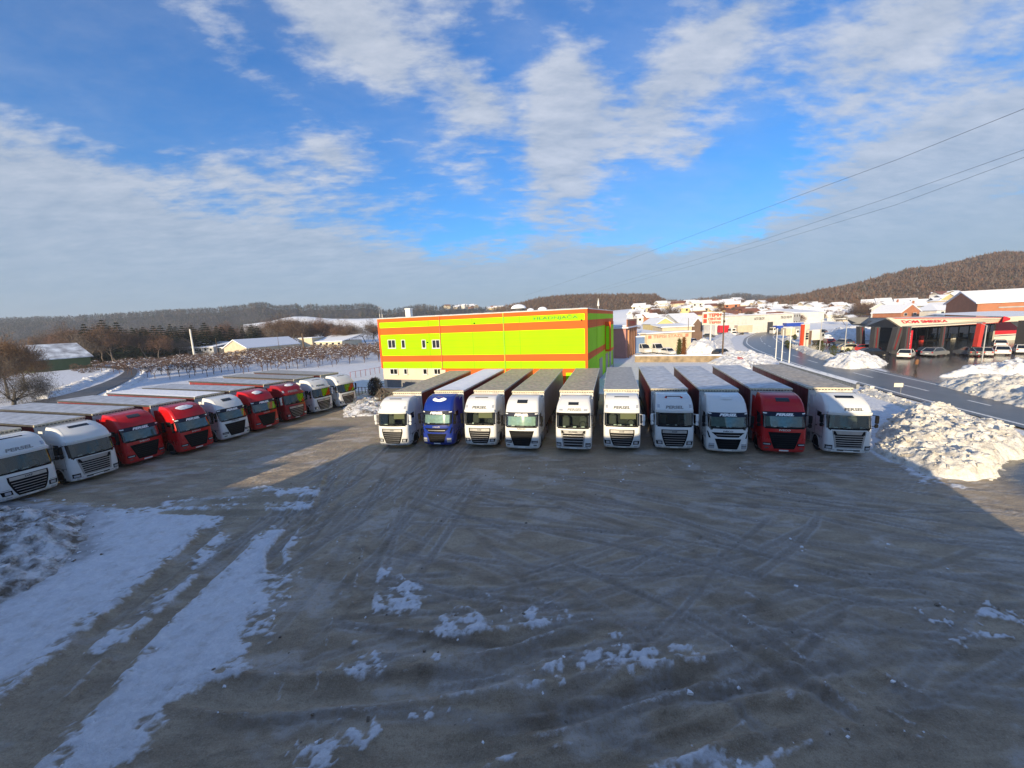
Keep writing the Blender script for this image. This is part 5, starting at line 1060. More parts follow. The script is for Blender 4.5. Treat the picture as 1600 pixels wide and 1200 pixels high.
# big leafless tree and thicket at the far left
m=bake_tree(77,h=9.5,levels=5,kids=3,twigs=6000,r0=.42,tm=mat('bark_grey',(.10,.09,.08),.9),cm=mat('bark_twig',(.10,.085,.07),.9),twl=.45,tww=.028,upb=.15,spread=.6)
p=D(20,640,52); plant('bare_tree',m,(p[0],p[1],-1.2),.6,.9,'large spreading leafless tree at the left edge behind the truck trailers','bare tree',None)
for i,(px,Y,s) in enumerate(((-28,60,1.0),(8,66,1.1),(38,74,.95),(-60,58,1.1))):
    if i==0: mw=bake_tree(91,h=10,levels=4,kids=5,twigs=9000,r0=.22,tm=mat('bark_grey',(.10,.09,.08),.9),cm=mat('willow_twig',(.19,.115,.065),.9),twl=1.2,tww=.045,upb=.7)
    p=D(px,600,Y); plant('bare_tree',mw,(p[0],p[1],0),i*1.7,(s*.95,s*.95,s*.98),['dense russet leafless tree cut by the left edge','dense russet leafless tree behind the big spreading tree','smaller russet leafless tree left of the olive barn','russet leafless tree beyond the left edge'][i],'bare tree',None)
# orchard
def bake_orchard(seed):
    rnd=random.Random(seed); rs=np.random.RandomState(seed); mb=MB(); h=2.1; mb.tube((0,0,-.2),(rnd.gauss(0,.08),rnd.gauss(0,.08),1.1),.06,.045,n=5); tips=[]
    for k in range(6):
        a=k*1.05+rnd.random(); e=(math.cos(a)*.75,math.sin(a)*.75,1.75+rnd.random()*.5); mb.tube((0,0,1.0),e,.035,.015,n=4,cap=False); tips.append(e)
        for j in range(4): b=a+rnd.gauss(0,.6); f=(e[0]+math.cos(b)*.45,e[1]+math.sin(b)*.45,e[2]-.15+rnd.random()*.35); mb.tube(e,f,.014,.006,n=3,cap=False); tips.append(f)
    P=np.repeat(np.array(tips),15,0)+rs.normal(size=(len(tips)*15,3))*.15; B=blades(P,.36,.04,rs,.1); o=len(mb.v); mb.v+=[tuple(v) for v in B]; mb.f+=[(o+3*i,o+3*i+1,o+3*i+2) for i in range(len(P))]; mb.m+=[0]*len(P)
    for k in range(6):
        c=tips[rnd.randrange(len(tips))]; r=rnd.uniform(.16,.34); n=7; V=[(c[0]+r*math.cos(2*math.pi*i/n)*rnd.uniform(.7,1.2),c[1]+r*math.sin(2*math.pi*i/n)*rnd.uniform(.7,1.2),c[2]+.02) for i in range(n)]+[(c[0],c[1],c[2]+.13)]
        mb.add(V,[(i,(i+1)%n,n) for i in range(n)]+[tuple(range(n-1,-1,-1))],1)
    o=mb.build('orchard_tree',[mat('orchard_bark',(.11,.065,.045),.9),snowm]); me=o.data; bpy.data.objects.remove(o); return me
OT=[bake_orchard(60+i) for i in range(6)]
OP=Gs([(205,588),(262,596),(330,588),(460,580),(530,572),(598,566),(598,545),(500,549),(400,557),(300,566),(225,572),(150,580)]); ro=random.Random(3)
bl,bh=OP.min(0),OP.max(0); cand=[]
row=0; yy=bl[1]
dirv=np.array([math.cos(R(17)),math.sin(R(17))]); nv=np.array([-dirv[1],dirv[0]])
for a in np.arange(-200,200,3.6):
    for b in np.arange(0,260,4.3):
        p=np.array([-80,60])+dirv*(a+ro.gauss(0,.25))+nv*(b-60)
        if sdist(np.array([p[0]]),np.array([p[1]]),OP)[0]>0: cand.append(p)
cand.sort(key=lambda p:p[1]); step=max(1,len(cand)/295.)
cand=[cand[int(i*step)] for i in range(int(len(cand)/step))][:295]
for i,p in enumerate(cand):
    o=link('orchard_tree',OT[i%6]); o.location=(p[0],p[1],.05); o.rotation_euler=(0,0,ro.random()*6); s=ro.uniform(.85,1.2); o.scale=(s*1.15,s*1.15,s*1.1)
    tag(o,'low pruned orchard tree with snow caught in its crown, in the snowy orchard','fruit tree','fruit trees in the orchard')
print('orchard',len(cand))
# cypresses and small shrubs
def shrub(name,label,px,py,h,w,m,n=700,cat='shrub',seed=1,cone=False,snow=False,Y=None):
    p=G(px,py); p=p if Y is None else D(px,py,Y); rs=np.random.RandomState(seed); t=rs.rand(n); a=rs.rand(n)*6.283; rad=w/2*np.sqrt(rs.rand(n))*(np.where(t<.2,.6+2*t,1)*(1-t)**.55 if cone else np.sqrt(np.clip(1-(2*t-1)**2,0,1)))
    P=np.stack([rad*np.cos(a),rad*np.sin(a),t*h],1); V=blades(P,h*.10+.12,.09,rs,.6)
    e=empty(name,(p[0],p[1],0),0,label,cat); npmesh('foliage',V,np.arange(len(V)).reshape(-1,3),m,e,smooth=False); mb=MB(); mb.tube((0,0,-.1),(0,0,h*.6),.05,.02,n=5); mb.build('stem',wood,e)
    if snow:
        P=np.stack([rad*np.cos(a)*1.05,rad*np.sin(a)*1.05,t*h+.06],1)[::3]; V=blades(P,.2,.22,rs,.1); npmesh('snow_cover',V,np.arange(len(V)).reshape(-1,3),snowm,e,smooth=False)
    return e
cyg=mat('cypress_green',(.07,.08,.025),.9,spec=.1,var=.4); cyb=mat('cypress_brown',(.20,.085,.035),.9,spec=.1,var=.4)
shrub('cypress','green pointed cypress on the concrete wall, left of the brown one',1061,557,3.8,1.15,cyg,1500,'cypress tree',1,True)
shrub('cypress','brown withered cypress on the concrete wall, right of the green one',1068,557,4.1,1.0,cyb,1500,'cypress tree',2,True)
for i,(px,py,h) in enumerate(((1229,543,1.8),(1233,545,1.5),(1281,551,2.4),(1301,557,2.0),(1324,556,1.4),(1242,531,1.6))):
    shrub('shrub',['dark evergreen shrub by the road, left of two under the price pylon','dark evergreen shrub by the road, right of two under the price pylon','tall dark evergreen shrub in the snow bank right of the price pylon','dark evergreen shrub between the two slim street lamps','low evergreen shrub beside the pointed snow heap','evergreen shrub farthest up the road, left of the price pylon'][i],px,py,h,h*.7,cyg,500,'shrub',10+i,False); 
    bpy.context.scene.objects[-1]
for o in list(COL.objects):
    if o.name.startswith('shrub') and o.parent is None: o['group']='evergreen shrubs along the snow bank'
shrub('bush','dark leafless bush at the left foot of the hall',588,622,2.6,2.0,mat('bush_dark',(.03,.028,.025),.9,var=.4),1600,'bush',30)
shrub('bush','scraggly bush by the snow heap in front of the hall',600,632,1.8,2.0,twigC,900,'bush',31)
for i,(px,py) in enumerate(((118,580),(130,583),(142,582),(152,579),(185,578),(196,576))): 
    e=shrub('hedge_bush','leafless brown bush in front of the olive barn, '+ORD[i]+' from the left',px,py,2.2,2.4,twigA,500,'bush',50+i); e['group']='small bushes near the country lane'
# ------------------------------------------------------------ fuel station
def quad_slab(mb,P,th,mi=0):
    P=[Vector(p) for p in P]; n=(P[1]-P[0]).cross(P[3]-P[0]).normalized()*th
    mb.add(P+[p+n for p in P],[(3,2,1,0),(4,5,6,7)]+[(i,(i+1)%4,4+(i+1)%4,4+i) for i in range(4)],mi)
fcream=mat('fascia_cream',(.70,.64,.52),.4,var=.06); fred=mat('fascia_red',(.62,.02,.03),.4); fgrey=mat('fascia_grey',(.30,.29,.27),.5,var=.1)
def station():
    bl=D(1409.5,512.5,78); br=D(1566,504.5,83); trp=D(1568,495.8,82.2); tl=D(1384.7,496.3,77.5)
    t=empty('fuel_station_canopy',(float(bl[0]),float(bl[1]),0),0,'long fuel station canopy with cream fascia and red lettering, snow on top','canopy'); o0=np.array([bl[0],bl[1],0])
    L=lambda p:Vector(np.array(p)-o0)
    mb=MB(); quad_slab(mb,[L(bl),L(br),L(trp),L(tl)],-.25); fa=mb.build('fascia',fcream,t)
    e=(L(br)-L(bl)); up0=L(tl)-L(bl); up1=L(trp)-L(br)
    def on(a,b,off=-.05):     # a along, b up
        p=L(bl)+e*a; q=L(tl)+(L(trp)-L(tl))*a; r=p+(q-p)*b; n=e.cross(up0).normalized(); n=-n if n.y>0 else n
        return r+n*abs(off)
    mb=MB(); mb.add([on(.06,.90),on(.99,.90),on(.99,.97),on(.04,.97)],[(0,1,2,3)]); mb.build('red_line',fred,fa)
    mb=MB(); mb.add([on(.45,.0),on(1,.02),on(1,.22),on(.96,.12)],[(0,1,2,3)]); mb.build('red_wedge',fred,fa)
    mb=MB(); mb.add([on(.955,.12),on(1.0,.12),on(1.0,.99),on(.985,.99)],[(0,1,2,3)]); mb.build('red_corner',fred,fa)
    text_on('sign_lettering','DOM SMREKA',fred,fa,lambda a,b:on(.27+a,.42+b,.08),.40,.30,.25,.02)
    # side fascia towards the road bend, folded grey panel
    b2=D(1350,510,99); t2=D(1357,496.5,99)
    mb=MB(); quad_slab(mb,[L(b2),L(bl),L(tl),L(t2)],-.2); sf=mb.build('side_fascia',fgrey,t)
    def on2(a,b):
        p=L(b2)+(L(bl)-L(b2))*a; q=L(t2)+(L(tl)-L(t2))*a; r=p+(q-p)*b; n=(L(bl)-L(b2)).cross(L(t2)-L(b2)).normalized(); n=-n if n.x>0 else n; return r+n*.22
    text_on('sign_lettering','DOM SMREKA',mat('sign_brown',(.10,.05,.04),.5),sf,lambda a,b:on2(.36+a,.35+b),.55,.30,.1,.02)
    b3=D(1330,507,104); t3=D(1321,497,104); mb=MB(); quad_slab(mb,[L(b3),L(b2),L(t2),L(t3)],-.2); mb.build('side_fascia',fgrey,t)
    back=[np.array([88,101,5.6]),np.array([112,101,5.6])]
    mb=MB(); z=5.15; P=[bl,br,back[1],back[0],b2]; P=[(p[0]-o0[0],p[1]-o0[1]) for p in P]; mb.prism(P,5.0,5.2); mb.build('soffit',mat('soffit_grey',(.22,.22,.22),.6),t)
    mb=MB(); P=[tl,trp,np.array([112,101]),np.array([86,108]),t3,t2]; hz=[tl[2],trp[2],6.1,6.3,t3[2],t2[2]]; V=[(p[0]-o0[0],p[1]-o0[1],h+.02) for p,h in zip(P,hz)]; mb.add(V+[(a,b,c-.35) for a,b,c in V],[(0,1,2,3,4,5),(11,10,9,8,7,6)]); mb.build('canopy_roof',roofsnow,t)
    # second canopy on the right
    P=[D(1568,503,82),D(1720,497,84),D(1720,487,84),D(1576,495,82)]
    mb=MB(); quad_slab(mb,[L(p) for p in P],-.25); f2=mb.build('fascia',fcream,t)
    mb=MB(); quad_slab(mb,[L(D(1567,503.5,81.7)),L(D(1578,500,81.7)),L(D(1579,497,81.7)),L(D(1569,494,81.7))],-.1); mb.build('red_corner',fred,f2)
    mb=MB(); mb.prism([(P[0][0]-o0[0],P[0][1]-o0[1]),(P[1][0]-o0[0],P[1][1]-o0[1]),(P[1][0]-o0[0],102-o0[1]),(P[0][0]-o0[0]+3,102-o0[1])],5.3,5.5); mb.build('soffit',mat('soffit_grey',(.22,.22,.22),.6),t)
    mb=MB(); V=[L(P[3]),L(P[2]),Vector((P[2][0]-o0[0],102-o0[1],6.8)),Vector((P[3][0]-o0[0]+3,102-o0[1],6.8))]; mb.add(V,[(0,1,2,3)]); mb.build('canopy_roof',roofsnow,t)
    # columns, leaning where the photo shows them lean
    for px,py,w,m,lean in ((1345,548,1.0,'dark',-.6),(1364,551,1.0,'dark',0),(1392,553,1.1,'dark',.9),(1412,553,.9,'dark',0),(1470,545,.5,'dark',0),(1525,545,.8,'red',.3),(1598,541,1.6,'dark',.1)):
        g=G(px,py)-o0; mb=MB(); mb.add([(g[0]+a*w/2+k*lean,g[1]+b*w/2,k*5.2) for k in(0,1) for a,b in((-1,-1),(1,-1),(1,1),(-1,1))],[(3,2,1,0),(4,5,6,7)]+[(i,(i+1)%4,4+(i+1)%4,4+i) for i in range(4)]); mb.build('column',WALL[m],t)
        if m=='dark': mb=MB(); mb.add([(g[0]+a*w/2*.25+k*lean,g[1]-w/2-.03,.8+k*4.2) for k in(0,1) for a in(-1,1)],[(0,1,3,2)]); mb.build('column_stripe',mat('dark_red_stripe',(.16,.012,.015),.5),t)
station()
def station_shop():
    L_=D(1414,520,99); R_=D(1562,513,103); ang=math.atan2(R_[1]-L_[1],R_[0]-L_[0]); w=math.hypot(*(R_-L_)[:2])
    t=empty('station_shop',(L_[0],L_[1],0),ang,'dark glazed fuel station shop in the shade under the canopy','shop')
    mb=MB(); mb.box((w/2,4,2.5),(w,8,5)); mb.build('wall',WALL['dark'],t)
    mb=MB(); mb.box((w/2,-.06,4.1),(w,.1,1.0)); mb.build('fascia',fgrey,t)
    for i in range(9):
        mb=MB(); x=w*(i+.5)/9; mb.box((x,-.03,1.8),(w/9-.4,.06,2.7)); f=mb.build('window',dglass,t)
        mb=MB(); mb.box((x-w/18+.2,-.08,1.8),(.08,.05,2.7)); mb.build('frame',steel,f)
    for i,(q,m) in enumerate(((.12,'red'),(.33,'grey'),(.45,'white'),(.64,'grey'),(.83,'yellow'))): mb=MB(); mb.box((w*q,-1.2,.75),(.9,.5,1.5),bev=.05); tag(mb.build('display_stand',WALL[m]),None,None); o=bpy.context.scene.objects[-1]; o.parent=t
station_shop()
def banner():
    a=D(1556,512,92); b=D(1594,510,93); w=math.hypot(*(b-a)[:2]); t=empty('poster_wall',(a[0],a[1],0),math.atan2(b[1]-a[1],b[0]-a[0]),'white poster wall with a big red shape behind the right canopy columns','wall')
    mb=MB(); mb.box((w/2,.2,2.6),(w,.3,5.2)); mb.build('wall',WALL['white'],t)
    mb=MB(); P=[(0,1.5),(w,1.5),(w,2.6),(w*.8,3.4),(w*.5,4.6),(w*.1,4.8),(0,4.4)]; mb.add([(x,.03,z) for x,z in P],[tuple(range(len(P)))]); mb.build('poster_shape',fred,t)
    mb=MB(); mb.box((w/2,.0,1.2),(w,.06,.18)); mb.build('stripe',mat('dark_blue',(.03,.05,.15),.5),t)
banner()
def pump_sign():
    g=G(1416,552); t=empty('totem_sign',(g[0],g[1],0),0,'red totem sign with white lettering and ball top under the canopy front','sign')
    mb=MB(); mb.box((0,0,2.6),(1.5,.35,3.6),bev=.08); b=mb.build('sign_panel',fred,t); mb=MB(); mb.tube((0,0,0),(0,0,.85),.25,n=8); mb.build('base',steel,t)
    mb=MB(); n=10
    for j in range(5):
        a0=-math.pi/2+j/5*math.pi;a1=-math.pi/2+(j+1)/5*math.pi; V=[(.45*math.cos(a)*math.cos(q),.2*math.cos(a)*math.sin(q),4.75+.42*math.sin(a)) for a in(a0,a1) for q in np.linspace(0,2*math.pi,n,endpoint=False)]; mb.add(V,[(i,(i+1)%n,n+(i+1)%n,n+i) for i in range(n)])
    mb.build('ball_top',snowm,t,True)
    text_on('sign_lettering','PETROL',letterw,b,lambda u,v:(.28-v,-.2,2.6+u),2.6,.5,0,.02)
pump_sign()
# ------------------------------------------------------------ cars and vans
def car(label,x,y,hd,col,kind='hatch',cat='car',group=None,snow=False,light='rear'):
    t=empty({'car':'parked_car','van':'parked_van','truck':'box_truck'}[cat],(x,y,.02),hd,label,cat,group)
    pm=mat('car_'+col,{'white':(.70,.70,.68),'silver':(.38,.39,.40),'black':(.015,.015,.018),'red':(.35,.02,.02),'blue':(.03,.05,.14),'grey':(.14,.15,.16),'cream':(.6,.55,.4)}[col],.25,.0 if col!='silver' else .5,coat=.6)
    if kind=='van': Lb,W,hh=5.2,1.0,2.3; prof=[(0,.35),(0,.95),(.25,1.15),(.95,1.35)]; top=[(1.75,2.2),(2.1,2.32),(5.1,2.3)]; tail=[(5.2,2.1),(5.2,.35)]; gl=[(1.02,1.38),(1.72,2.12)]
    else: Lb,W,hh=4.3,.9,1.5; prof=[(0,.3),(-.02,.6),(.1,.82),(1.05,.98)]; top=[(1.75,1.42),(2.2,1.48),(3.4,1.44)]; tail=[(4.1,1.0),(4.3,.9),(4.32,.3)]; gl=None
    low=[(a,b) for a,b in prof]+([(Lb,.95 if kind!='van' else 1.3)] if True else [])+[(Lb+.02,.3)]
    mb=MB(); n=len(low)
    for (w0,sh) in ((W,0),): mb.add([(-w0,a,b) for a,b in low]+[(w0,a,b) for a,b in low]+[(-w0+.08,a+.0,b+.0) for a,b in low]*0,[tuple(range(n)),tuple(range(2*n-1,n-1,-1))]+[(i,n+i,n+(i+1)%n,(i+1)%n) for i in range(n)])
    zb=.95 if kind!='van' else 1.3; z1=top[1][1]; y0=prof[-1][0]; y1=Lb-.05; ya=top[0][0]; yb_=top[-1][0]; wt=W*.8 if kind!='van' else W*.94
    V=[(-W+.03,y0,zb),(W-.03,y0,zb),(W-.03,y1,zb),(-W+.03,y1,zb),(-wt,ya,z1),(wt,ya,z1),(wt,yb_,z1),(-wt,yb_,z1)]
    # roof skin and pillars
    mb.add([(a,b,c+.0) for a,b,c in V[4:]]+[(a*.96,b,c+.05) for a,b,c in V[4:]],[(0,1,5,4),(1,2,6,5),(2,3,7,6),(3,0,4,7),(4,5,6,7)])
    for i in range(4): mb.tube(V[i],V[i+4],.06,n=5)
    if kind=='van': mb.box((0,(2.6+Lb)/2,1.75),(2*W-.02,Lb-2.6,1.1))
    sharp(mb.build('body',pm,t)); mb=MB(); mb.add(V,[(0,1,5,4),(1,2,6,5),(2,3,7,6),(3,0,4,7)]); mb.build('window_glass',dglass,t)
    for sx in(-1,1):
        for yy in(.85,Lb-.85): o=link('wheel',WM[0],t); o.location=(sx*(W-.12),yy,.32); o.scale=(.7,.62,.62); r=link('rim',WM[1],o)
        mb=MB(); mb.box((sx*(W-.22),.0,.68),(.34,.1,.16),bev=.03); mb.build('headlight',lampm,t); mb=MB(); mb.box((sx*(W-.14),Lb,.78),(.2,.1,.22)); mb.build('tail_light',mat('tail_red',(.4,.01,.01),.25),t)
    mb=MB(); mb.box((0,Lb+.03,.55),(.52,.03,.12)); mb.build('number_plate',platem,t)
    if snow:
        xs=np.linspace(-wt,wt,8); ys=np.linspace(ya+.05,yb_,12); X,Y=np.meshgrid(xs,ys); Z=z1+.10+.05*fbm(X*3+x,Y*3,3); Z[0]=z1+.04;Z[-1]=z1+.04;Z[:,0]=z1+.04;Z[:,-1]=z1+.04
        npmesh('roof_snow',np.stack([X.ravel(),Y.ravel(),Z.ravel()],1),gridfaces(8,12),snowm,t)
    return t
def carpx(label,px,py,hd,col,**k): g=G(px,py); return car(label,g[0],g[1],R(hd),col,**k)
GC='cars on the fuel station forecourt'
for a in ((1419,557,172,'white','white car with its tail to the road, beside the red totem sign'),(1439,553,205,'silver','silver-blue hatchback right of the white one, under the canopy'),(1457,553,160,'black','black car between silver cars under the canopy middle'),
 (1473,555,150,'silver','silver car with red tail lights under the middle of the canopy'),(1497,554,215,'grey','grey saloon parked slanted left of the bright red column'),(1512,554,190,'black','black car just left of the bright red column'),
 (1532,554,182,'silver','silver car at the foot of the bright red column'),(1560,552,180,'white','white car in front of the poster wall, front row'),(1558,541,180,'white','white car in front of the poster wall, back row'),
 (1592,550,180,'white','white car at the right edge of the forecourt'),(1348,548,120,'cream','cream car behind the pointed snow heap at the leftmost canopy column'),(1374,549,110,'red','dark red car between the left canopy columns'),(1385,556,120,'black','black car by the third canopy column')):
    carpx(a[4],a[0],a[1],a[2]-45,a[3],group=GC)
carpx('black car parked behind the jagged snow ridge near the utility pole',1147,556,60,'black',snow=False)
carpx('white van under thick snow, left of two behind the concrete wall',1013,553,10,'white',kind='van',cat='van',snow=True)
carpx('white van under thick snow, between the left van and the cypresses',1034,553,10,'white',kind='van',cat='van',snow=True)
carpx('low white car half buried in snow beside the green cypress',1052,555,8,'white',snow=True)
g=D(1093,528,112); car('blue and white van behind the snow mound below the carpet centre sign',g[0],g[1],R(95),'blue',kind='van',cat='van',snow=True)
for i,(px,Y,c,lab) in enumerate(((1118,150,'black','dark car below the right edge of the carpet centre sign'),(1050,125,'grey','grey snowy car in front of the low cream shed'),(1066,125,'white','white snowy car in front of the low cream shed'),(1152,160,'white','white car by the road near the parked lorries'),(1290,104,'red','red car behind the evergreen shrubs near the price pylon'),(1306,100,'grey','grey car behind the evergreen shrubs near the price pylon'),(1270,150,'black','black car on the far road beyond the pylon'))):
    p=D(px,520,Y); car(lab,p[0],p[1],R(60+i*25),c,snow=c!='black')
def lorry(label,px0,px1,Y,zb,h,col,cabcol='white',cabside=1):
    a=D(px0,510,Y);b=D(px1,510,Y); w=math.hypot(*(b-a)[:2]); t=empty('distant_lorry',(a[0],a[1],0),math.atan2(b[1]-a[1],b[0]-a[0]),label,'truck'); cw=min(2.3,w*.25)
    x0=cw+.4 if cabside<0 else 0; mb=MB(); mb.box((x0+(w-cw-.4)/2,1.25,(zb+h)/2+.0),(w-cw-.4,2.5,h-zb),bev=.05); mb.build('cargo_box',col,t)
    xc=cw/2 if cabside<0 else w-cw/2; mb=MB(); mb.box((xc,1.25,1.7),(cw,2.4,2.4),bev=.15); c=mb.build('cab',WALL[cabcol],t); mb=MB(); mb.box((xc,.03,2.2),(cw*.55,.06,.7)); mb.box((xc+cabside*(cw/2),1.25,2.2),(.05,2.0,.8)); mb.build('window',dglass,c)
    for xx in (x0+1,x0+2.2,w-1.5 if cabside>0 else 1.2): mb=MB(); mb.tube((xx,.1,.5),(xx,.45,.5),.5,n=12); mb.build('wheel',rubber,t)
    mb=MB(); mb.box((x0+(w-cw-.4)/2,1.25,h+.04),(w-cw-.4,2.5,.1)); mb.build('roof_snow',snowm,t)
bluet=mat('blue_tarp',(.02,.06,.35),.4)
lorry('parked lorry with long bright blue trailer in front of the white warehouse',1229,1266,160,2.5,4.0,bluet,'white',1)
lorry('lorry with a short blue box on the far road bend',1209,1224,150,2.2,3.5,bluet,'white',-1)
lorry('pale lorry with faint lettering beside the price pylon',1229,1250,128,1.0,3.4,WALL['cream'],'white',1)
lorry('grey trailer lorry in front of the white parts store',1143,1176,160,1.0,3.9,WALL['beige'],'white',-1)
lorry('white lorry with a red box end near the utility pole',1126,1146,165,1.0,4.0,fred,'white',1)
lorry('small white box truck behind the evergreen shrubs beside the price pylon',1270,1290,106,.9,3.6,WALL['white'],'grey',1)
heap('broad smooth snow mound behind the fuel station forecourt',None,3.4,SNC,.5,2.5,.35,world=[tuple(D(a,500,Y)[:2]) for a,Y in ((1285,118),(1345,112),(1398,112),(1402,128),(1340,132),(1290,134))])
heap('high snow mound behind the concrete wall, right of the cypresses',None,2.8,SNC,.25,1.6,.4,world=[tuple(D(a,500,Y)[:2]) for a,Y in ((1072,92),(1122,90),(1126,104),(1098,108),(1074,104))])
# ------------------------------------------------------------ signs, poles, walls and fences
def pylon():
    g=D(1256,540,92); t=empty('price_pylon',(g[0],g[1],0),R(8),'tall red and cream fuel price pylon with dark number boxes beside the road','sign')
    zt=D(1256,507,92)[2]; mb=MB(); mb.box((.3,0,zt/2),(1.3,.5,zt),bev=.04); p=mb.build('sign_panel',fcream,t); mb=MB(); mb.box((-.65,0,zt/2),(.6,.52,zt+.02)); mb.build('red_side',mat('orange_red',(.65,.07,.02),.4),t)
    for i in range(3): mb=MB(); mb.box((.4,-.27,zt*.62-i*.55),(.75,.05,.42)); mb.build('price_box',dglass,p)
    mb=MB(); mb.box((0,0,zt+.08),(2.0,.6,.16),bev=.05); mb.build('snow_cap',snowm,t)
    mb=MB(); mb.box((1.35,0,zt*.45),(.7,.3,zt*.55)); mb.build('side_panel',WALL['brown'],t)
pylon()
def carpet_sign():
    a=D(1097,508,110); b=D(1127.5,506.5,110); zt=D(1097,489.5,110)[2]; w=math.hypot(*(b-a)[:2]); zb=a[2]
    t=empty('billboard',(a[0],a[1],0),math.atan2(b[1]-a[1],b[0]-a[0]),'cream billboard with orange-red carpet centre lettering on a white post','billboard')
    hh=zt-zb; mb=MB(); mb.box((w/2,0,(zt+zb)/2),(w,.3,hh)); bd=mb.build('sign_panel',fcream,t); orr=mat('sign_orange_red',(.50,.06,.03),.5)
    mb=MB(); mb.tube((w*.45,0,0),(w*.45,0,zb),.22,n=10); mb.build('post',WALL['white'],t)
    for k in(0,1): mb=MB(); mb.box((w*.13,-.17,zt-hh*(.25+.42*k)),(w*.18,.03,hh*.34)); mb.build('emblem',orr,bd)
    text_on('sign_lettering','TEPIH',orr,bd,lambda u,v:(w*.62+u,-.19,zb+hh*.67+v),w*.66,hh*.28,0,.05)
    text_on('sign_lettering','CENTAR',orr,bd,lambda u,v:(w*.62+u,-.19,zb+hh*.37+v),w*.68,hh*.22,0,.05)
    text_on('sign_lettering','TEPISI',orr,bd,lambda u,v:(w*.62+u,-.19,zb+hh*.08+v),w*.62,hh*.2,0,.045)
    mb=MB(); mb.box((w/2,0,zt+.1),(w,.34,.18),bev=.05); mb.build('snow_cap',snowm,t)
carpet_sign()
wp=mat('white_pole',(.72,.71,.68),.4)
for (bx,by,tx,ty,lab) in ((1211.6,563,1215,514,'left of three white flagpoles beside the road'),(1221,565,1223.5,516,'middle of three white flagpoles beside the road'),(1232.6,569,1237.5,514,'right of three white flagpoles beside the road')):
    g=G(bx,by); zt=D(tx,ty,g[1])[2]; mb=MB(); mb.tube((0,0,0),(0,0,zt),.09,.06,n=8); mb.tube((0,0,zt),(0,0,zt+.12),.1,n=8); o=mb.build('flagpole',wp); o.location=(g[0],g[1],0); tag(o,lab,'flagpole','three white flagpoles')
def upole(bx,by,ty,lab,r=.14,Y=None,cross=False,m=wood,name='utility_pole',cat='utility pole',group=None):
    g=G(bx,by) if Y is None else D(bx,by,Y); zt=D(bx,ty,g[1])[2]; t=empty(name,(g[0],g[1],0),0,lab,cat,group); mb=MB(); mb.tube((0,0,-.3),(0,0,zt),r,r*.7,n=8); mb.build('pole',m,t)
    if cross: mb=MB(); mb.box((0,0,zt-.5),(1.8,.12,.12)); mb.build('crossarm',m,t)
    return g,zt
upole(1128.5,562,487,'brown wooden utility pole at the right end of the concrete wall',.16,cross=True)
upole(1075,530,497,'thin dark pole left of the carpet centre billboard',.1,Y=112); 
upole(437,550,524,'thin dark pole in front of the long cream shed',.10); upole(341,556,528,'thin pole by the grey windowed building',.10,Y=150)
upole(475,545,521,'brown lattice post with a box, in front of the square yellow building',.45,Y=170,name='lattice_post',cat='post')
upole(303,552,514,'tall white chimney pipe between the two grey buildings',.38,Y=160,m=WALL['white'],name='chimney_pipe',cat='chimney')
upole(489,560,538,'short thin pole in the orchard',.08,Y=120)
upole(594,500,479,'left leg of the distant pylon pair above the hall corner',.35,Y=330,m=steel,name='power_pylon',cat='pylon',cross=True); upole(597,500,479,'right leg of the distant pylon pair above the hall corner',.35,Y=330,m=steel,name='power_pylon',cat='pylon')
def lamp(bx,by,ty,lab,arm=-1,Y=None):
    g=G(bx,by) if Y is None else D(bx,by,Y); zt=D(bx,ty,g[1])[2]; t=empty('street_lamp',(g[0],g[1],0),0,lab,'street lamp'); mb=MB(); mb.tube((0,0,0),(0,0,zt),.09,.05,n=8); mb.tube((0,0,zt),(arm*.9,0,zt+.35),.04,n=6); mb.build('pole',mat('galvanised',(.45,.44,.42),.5,.3),t); mb=MB(); mb.box((arm*1.1,0,zt+.38),(.6,.22,.1),bev=.03); mb.build('lamp_head',steel,t)
lamp(1532,577,509,'tall street lamp on the snow bank in front of the bright red column'); lamp(1319,553,498,'slim street lamp left of the canopy columns',-1); lamp(1280,552,500,'slim street lamp beside the price pylon',1)
def roadsign():
    g=G(1402,616); t=empty('road_sign',(g[0],g[1],0),R(-20),'small white rectangular sign on a thin post at the near roadside','sign'); mb=MB(); mb.tube((.25,0,0),(.25,0,1.25),.03,n=6); mb.build('post',steel,t); mb=MB(); mb.box((0,-.05,1.0),(.75,.03,.42)); mb.build('sign_panel',fcream,t)
roadsign()
def wall_between(name,lab,a,b,h,th,m,cap=True,cat='wall',step=1):
    A=G(*a);B_=G(*b); w=math.hypot(*(B_-A)[:2]); t=empty(name,(A[0],A[1],0),math.atan2(B_[1]-A[1],B_[0]-A[0]),lab,cat); mb=MB(); mb.box((w/2,0,h/2-.1),(w,th,h+.2)); mb.build('wall',m,t)
    if cap:
        n=int(w/.25); xs=np.linspace(0,w,n); ys=np.linspace(-th*.8,th*.8,6); X,Y=np.meshgrid(xs,ys); Z=h+.02+(.16+.14*fbm(X*1.5+3,Y*2,3))*(1-(np.abs(Y)/(th*.8))**3)
        npmesh('snow_cap',np.stack([X.ravel(),Y.ravel(),Z.ravel()],1),gridfaces(n,6),snowm,t)
wall_between('concrete_wall','long weathered concrete wall in front of the snowed-in vans',(992,566),(1127,566),1.25,.3,mat('old_concrete',(.30,.23,.15),.9,var=.45,vscale=1.2,bump=.4))
wall_between('boundary_wall','low boundary wall with a white snow cap between the trailers and the road',(1219,571),(1340,608),.55,.3,mat('wall_concrete',(.3,.3,.29),.9,var=.3))
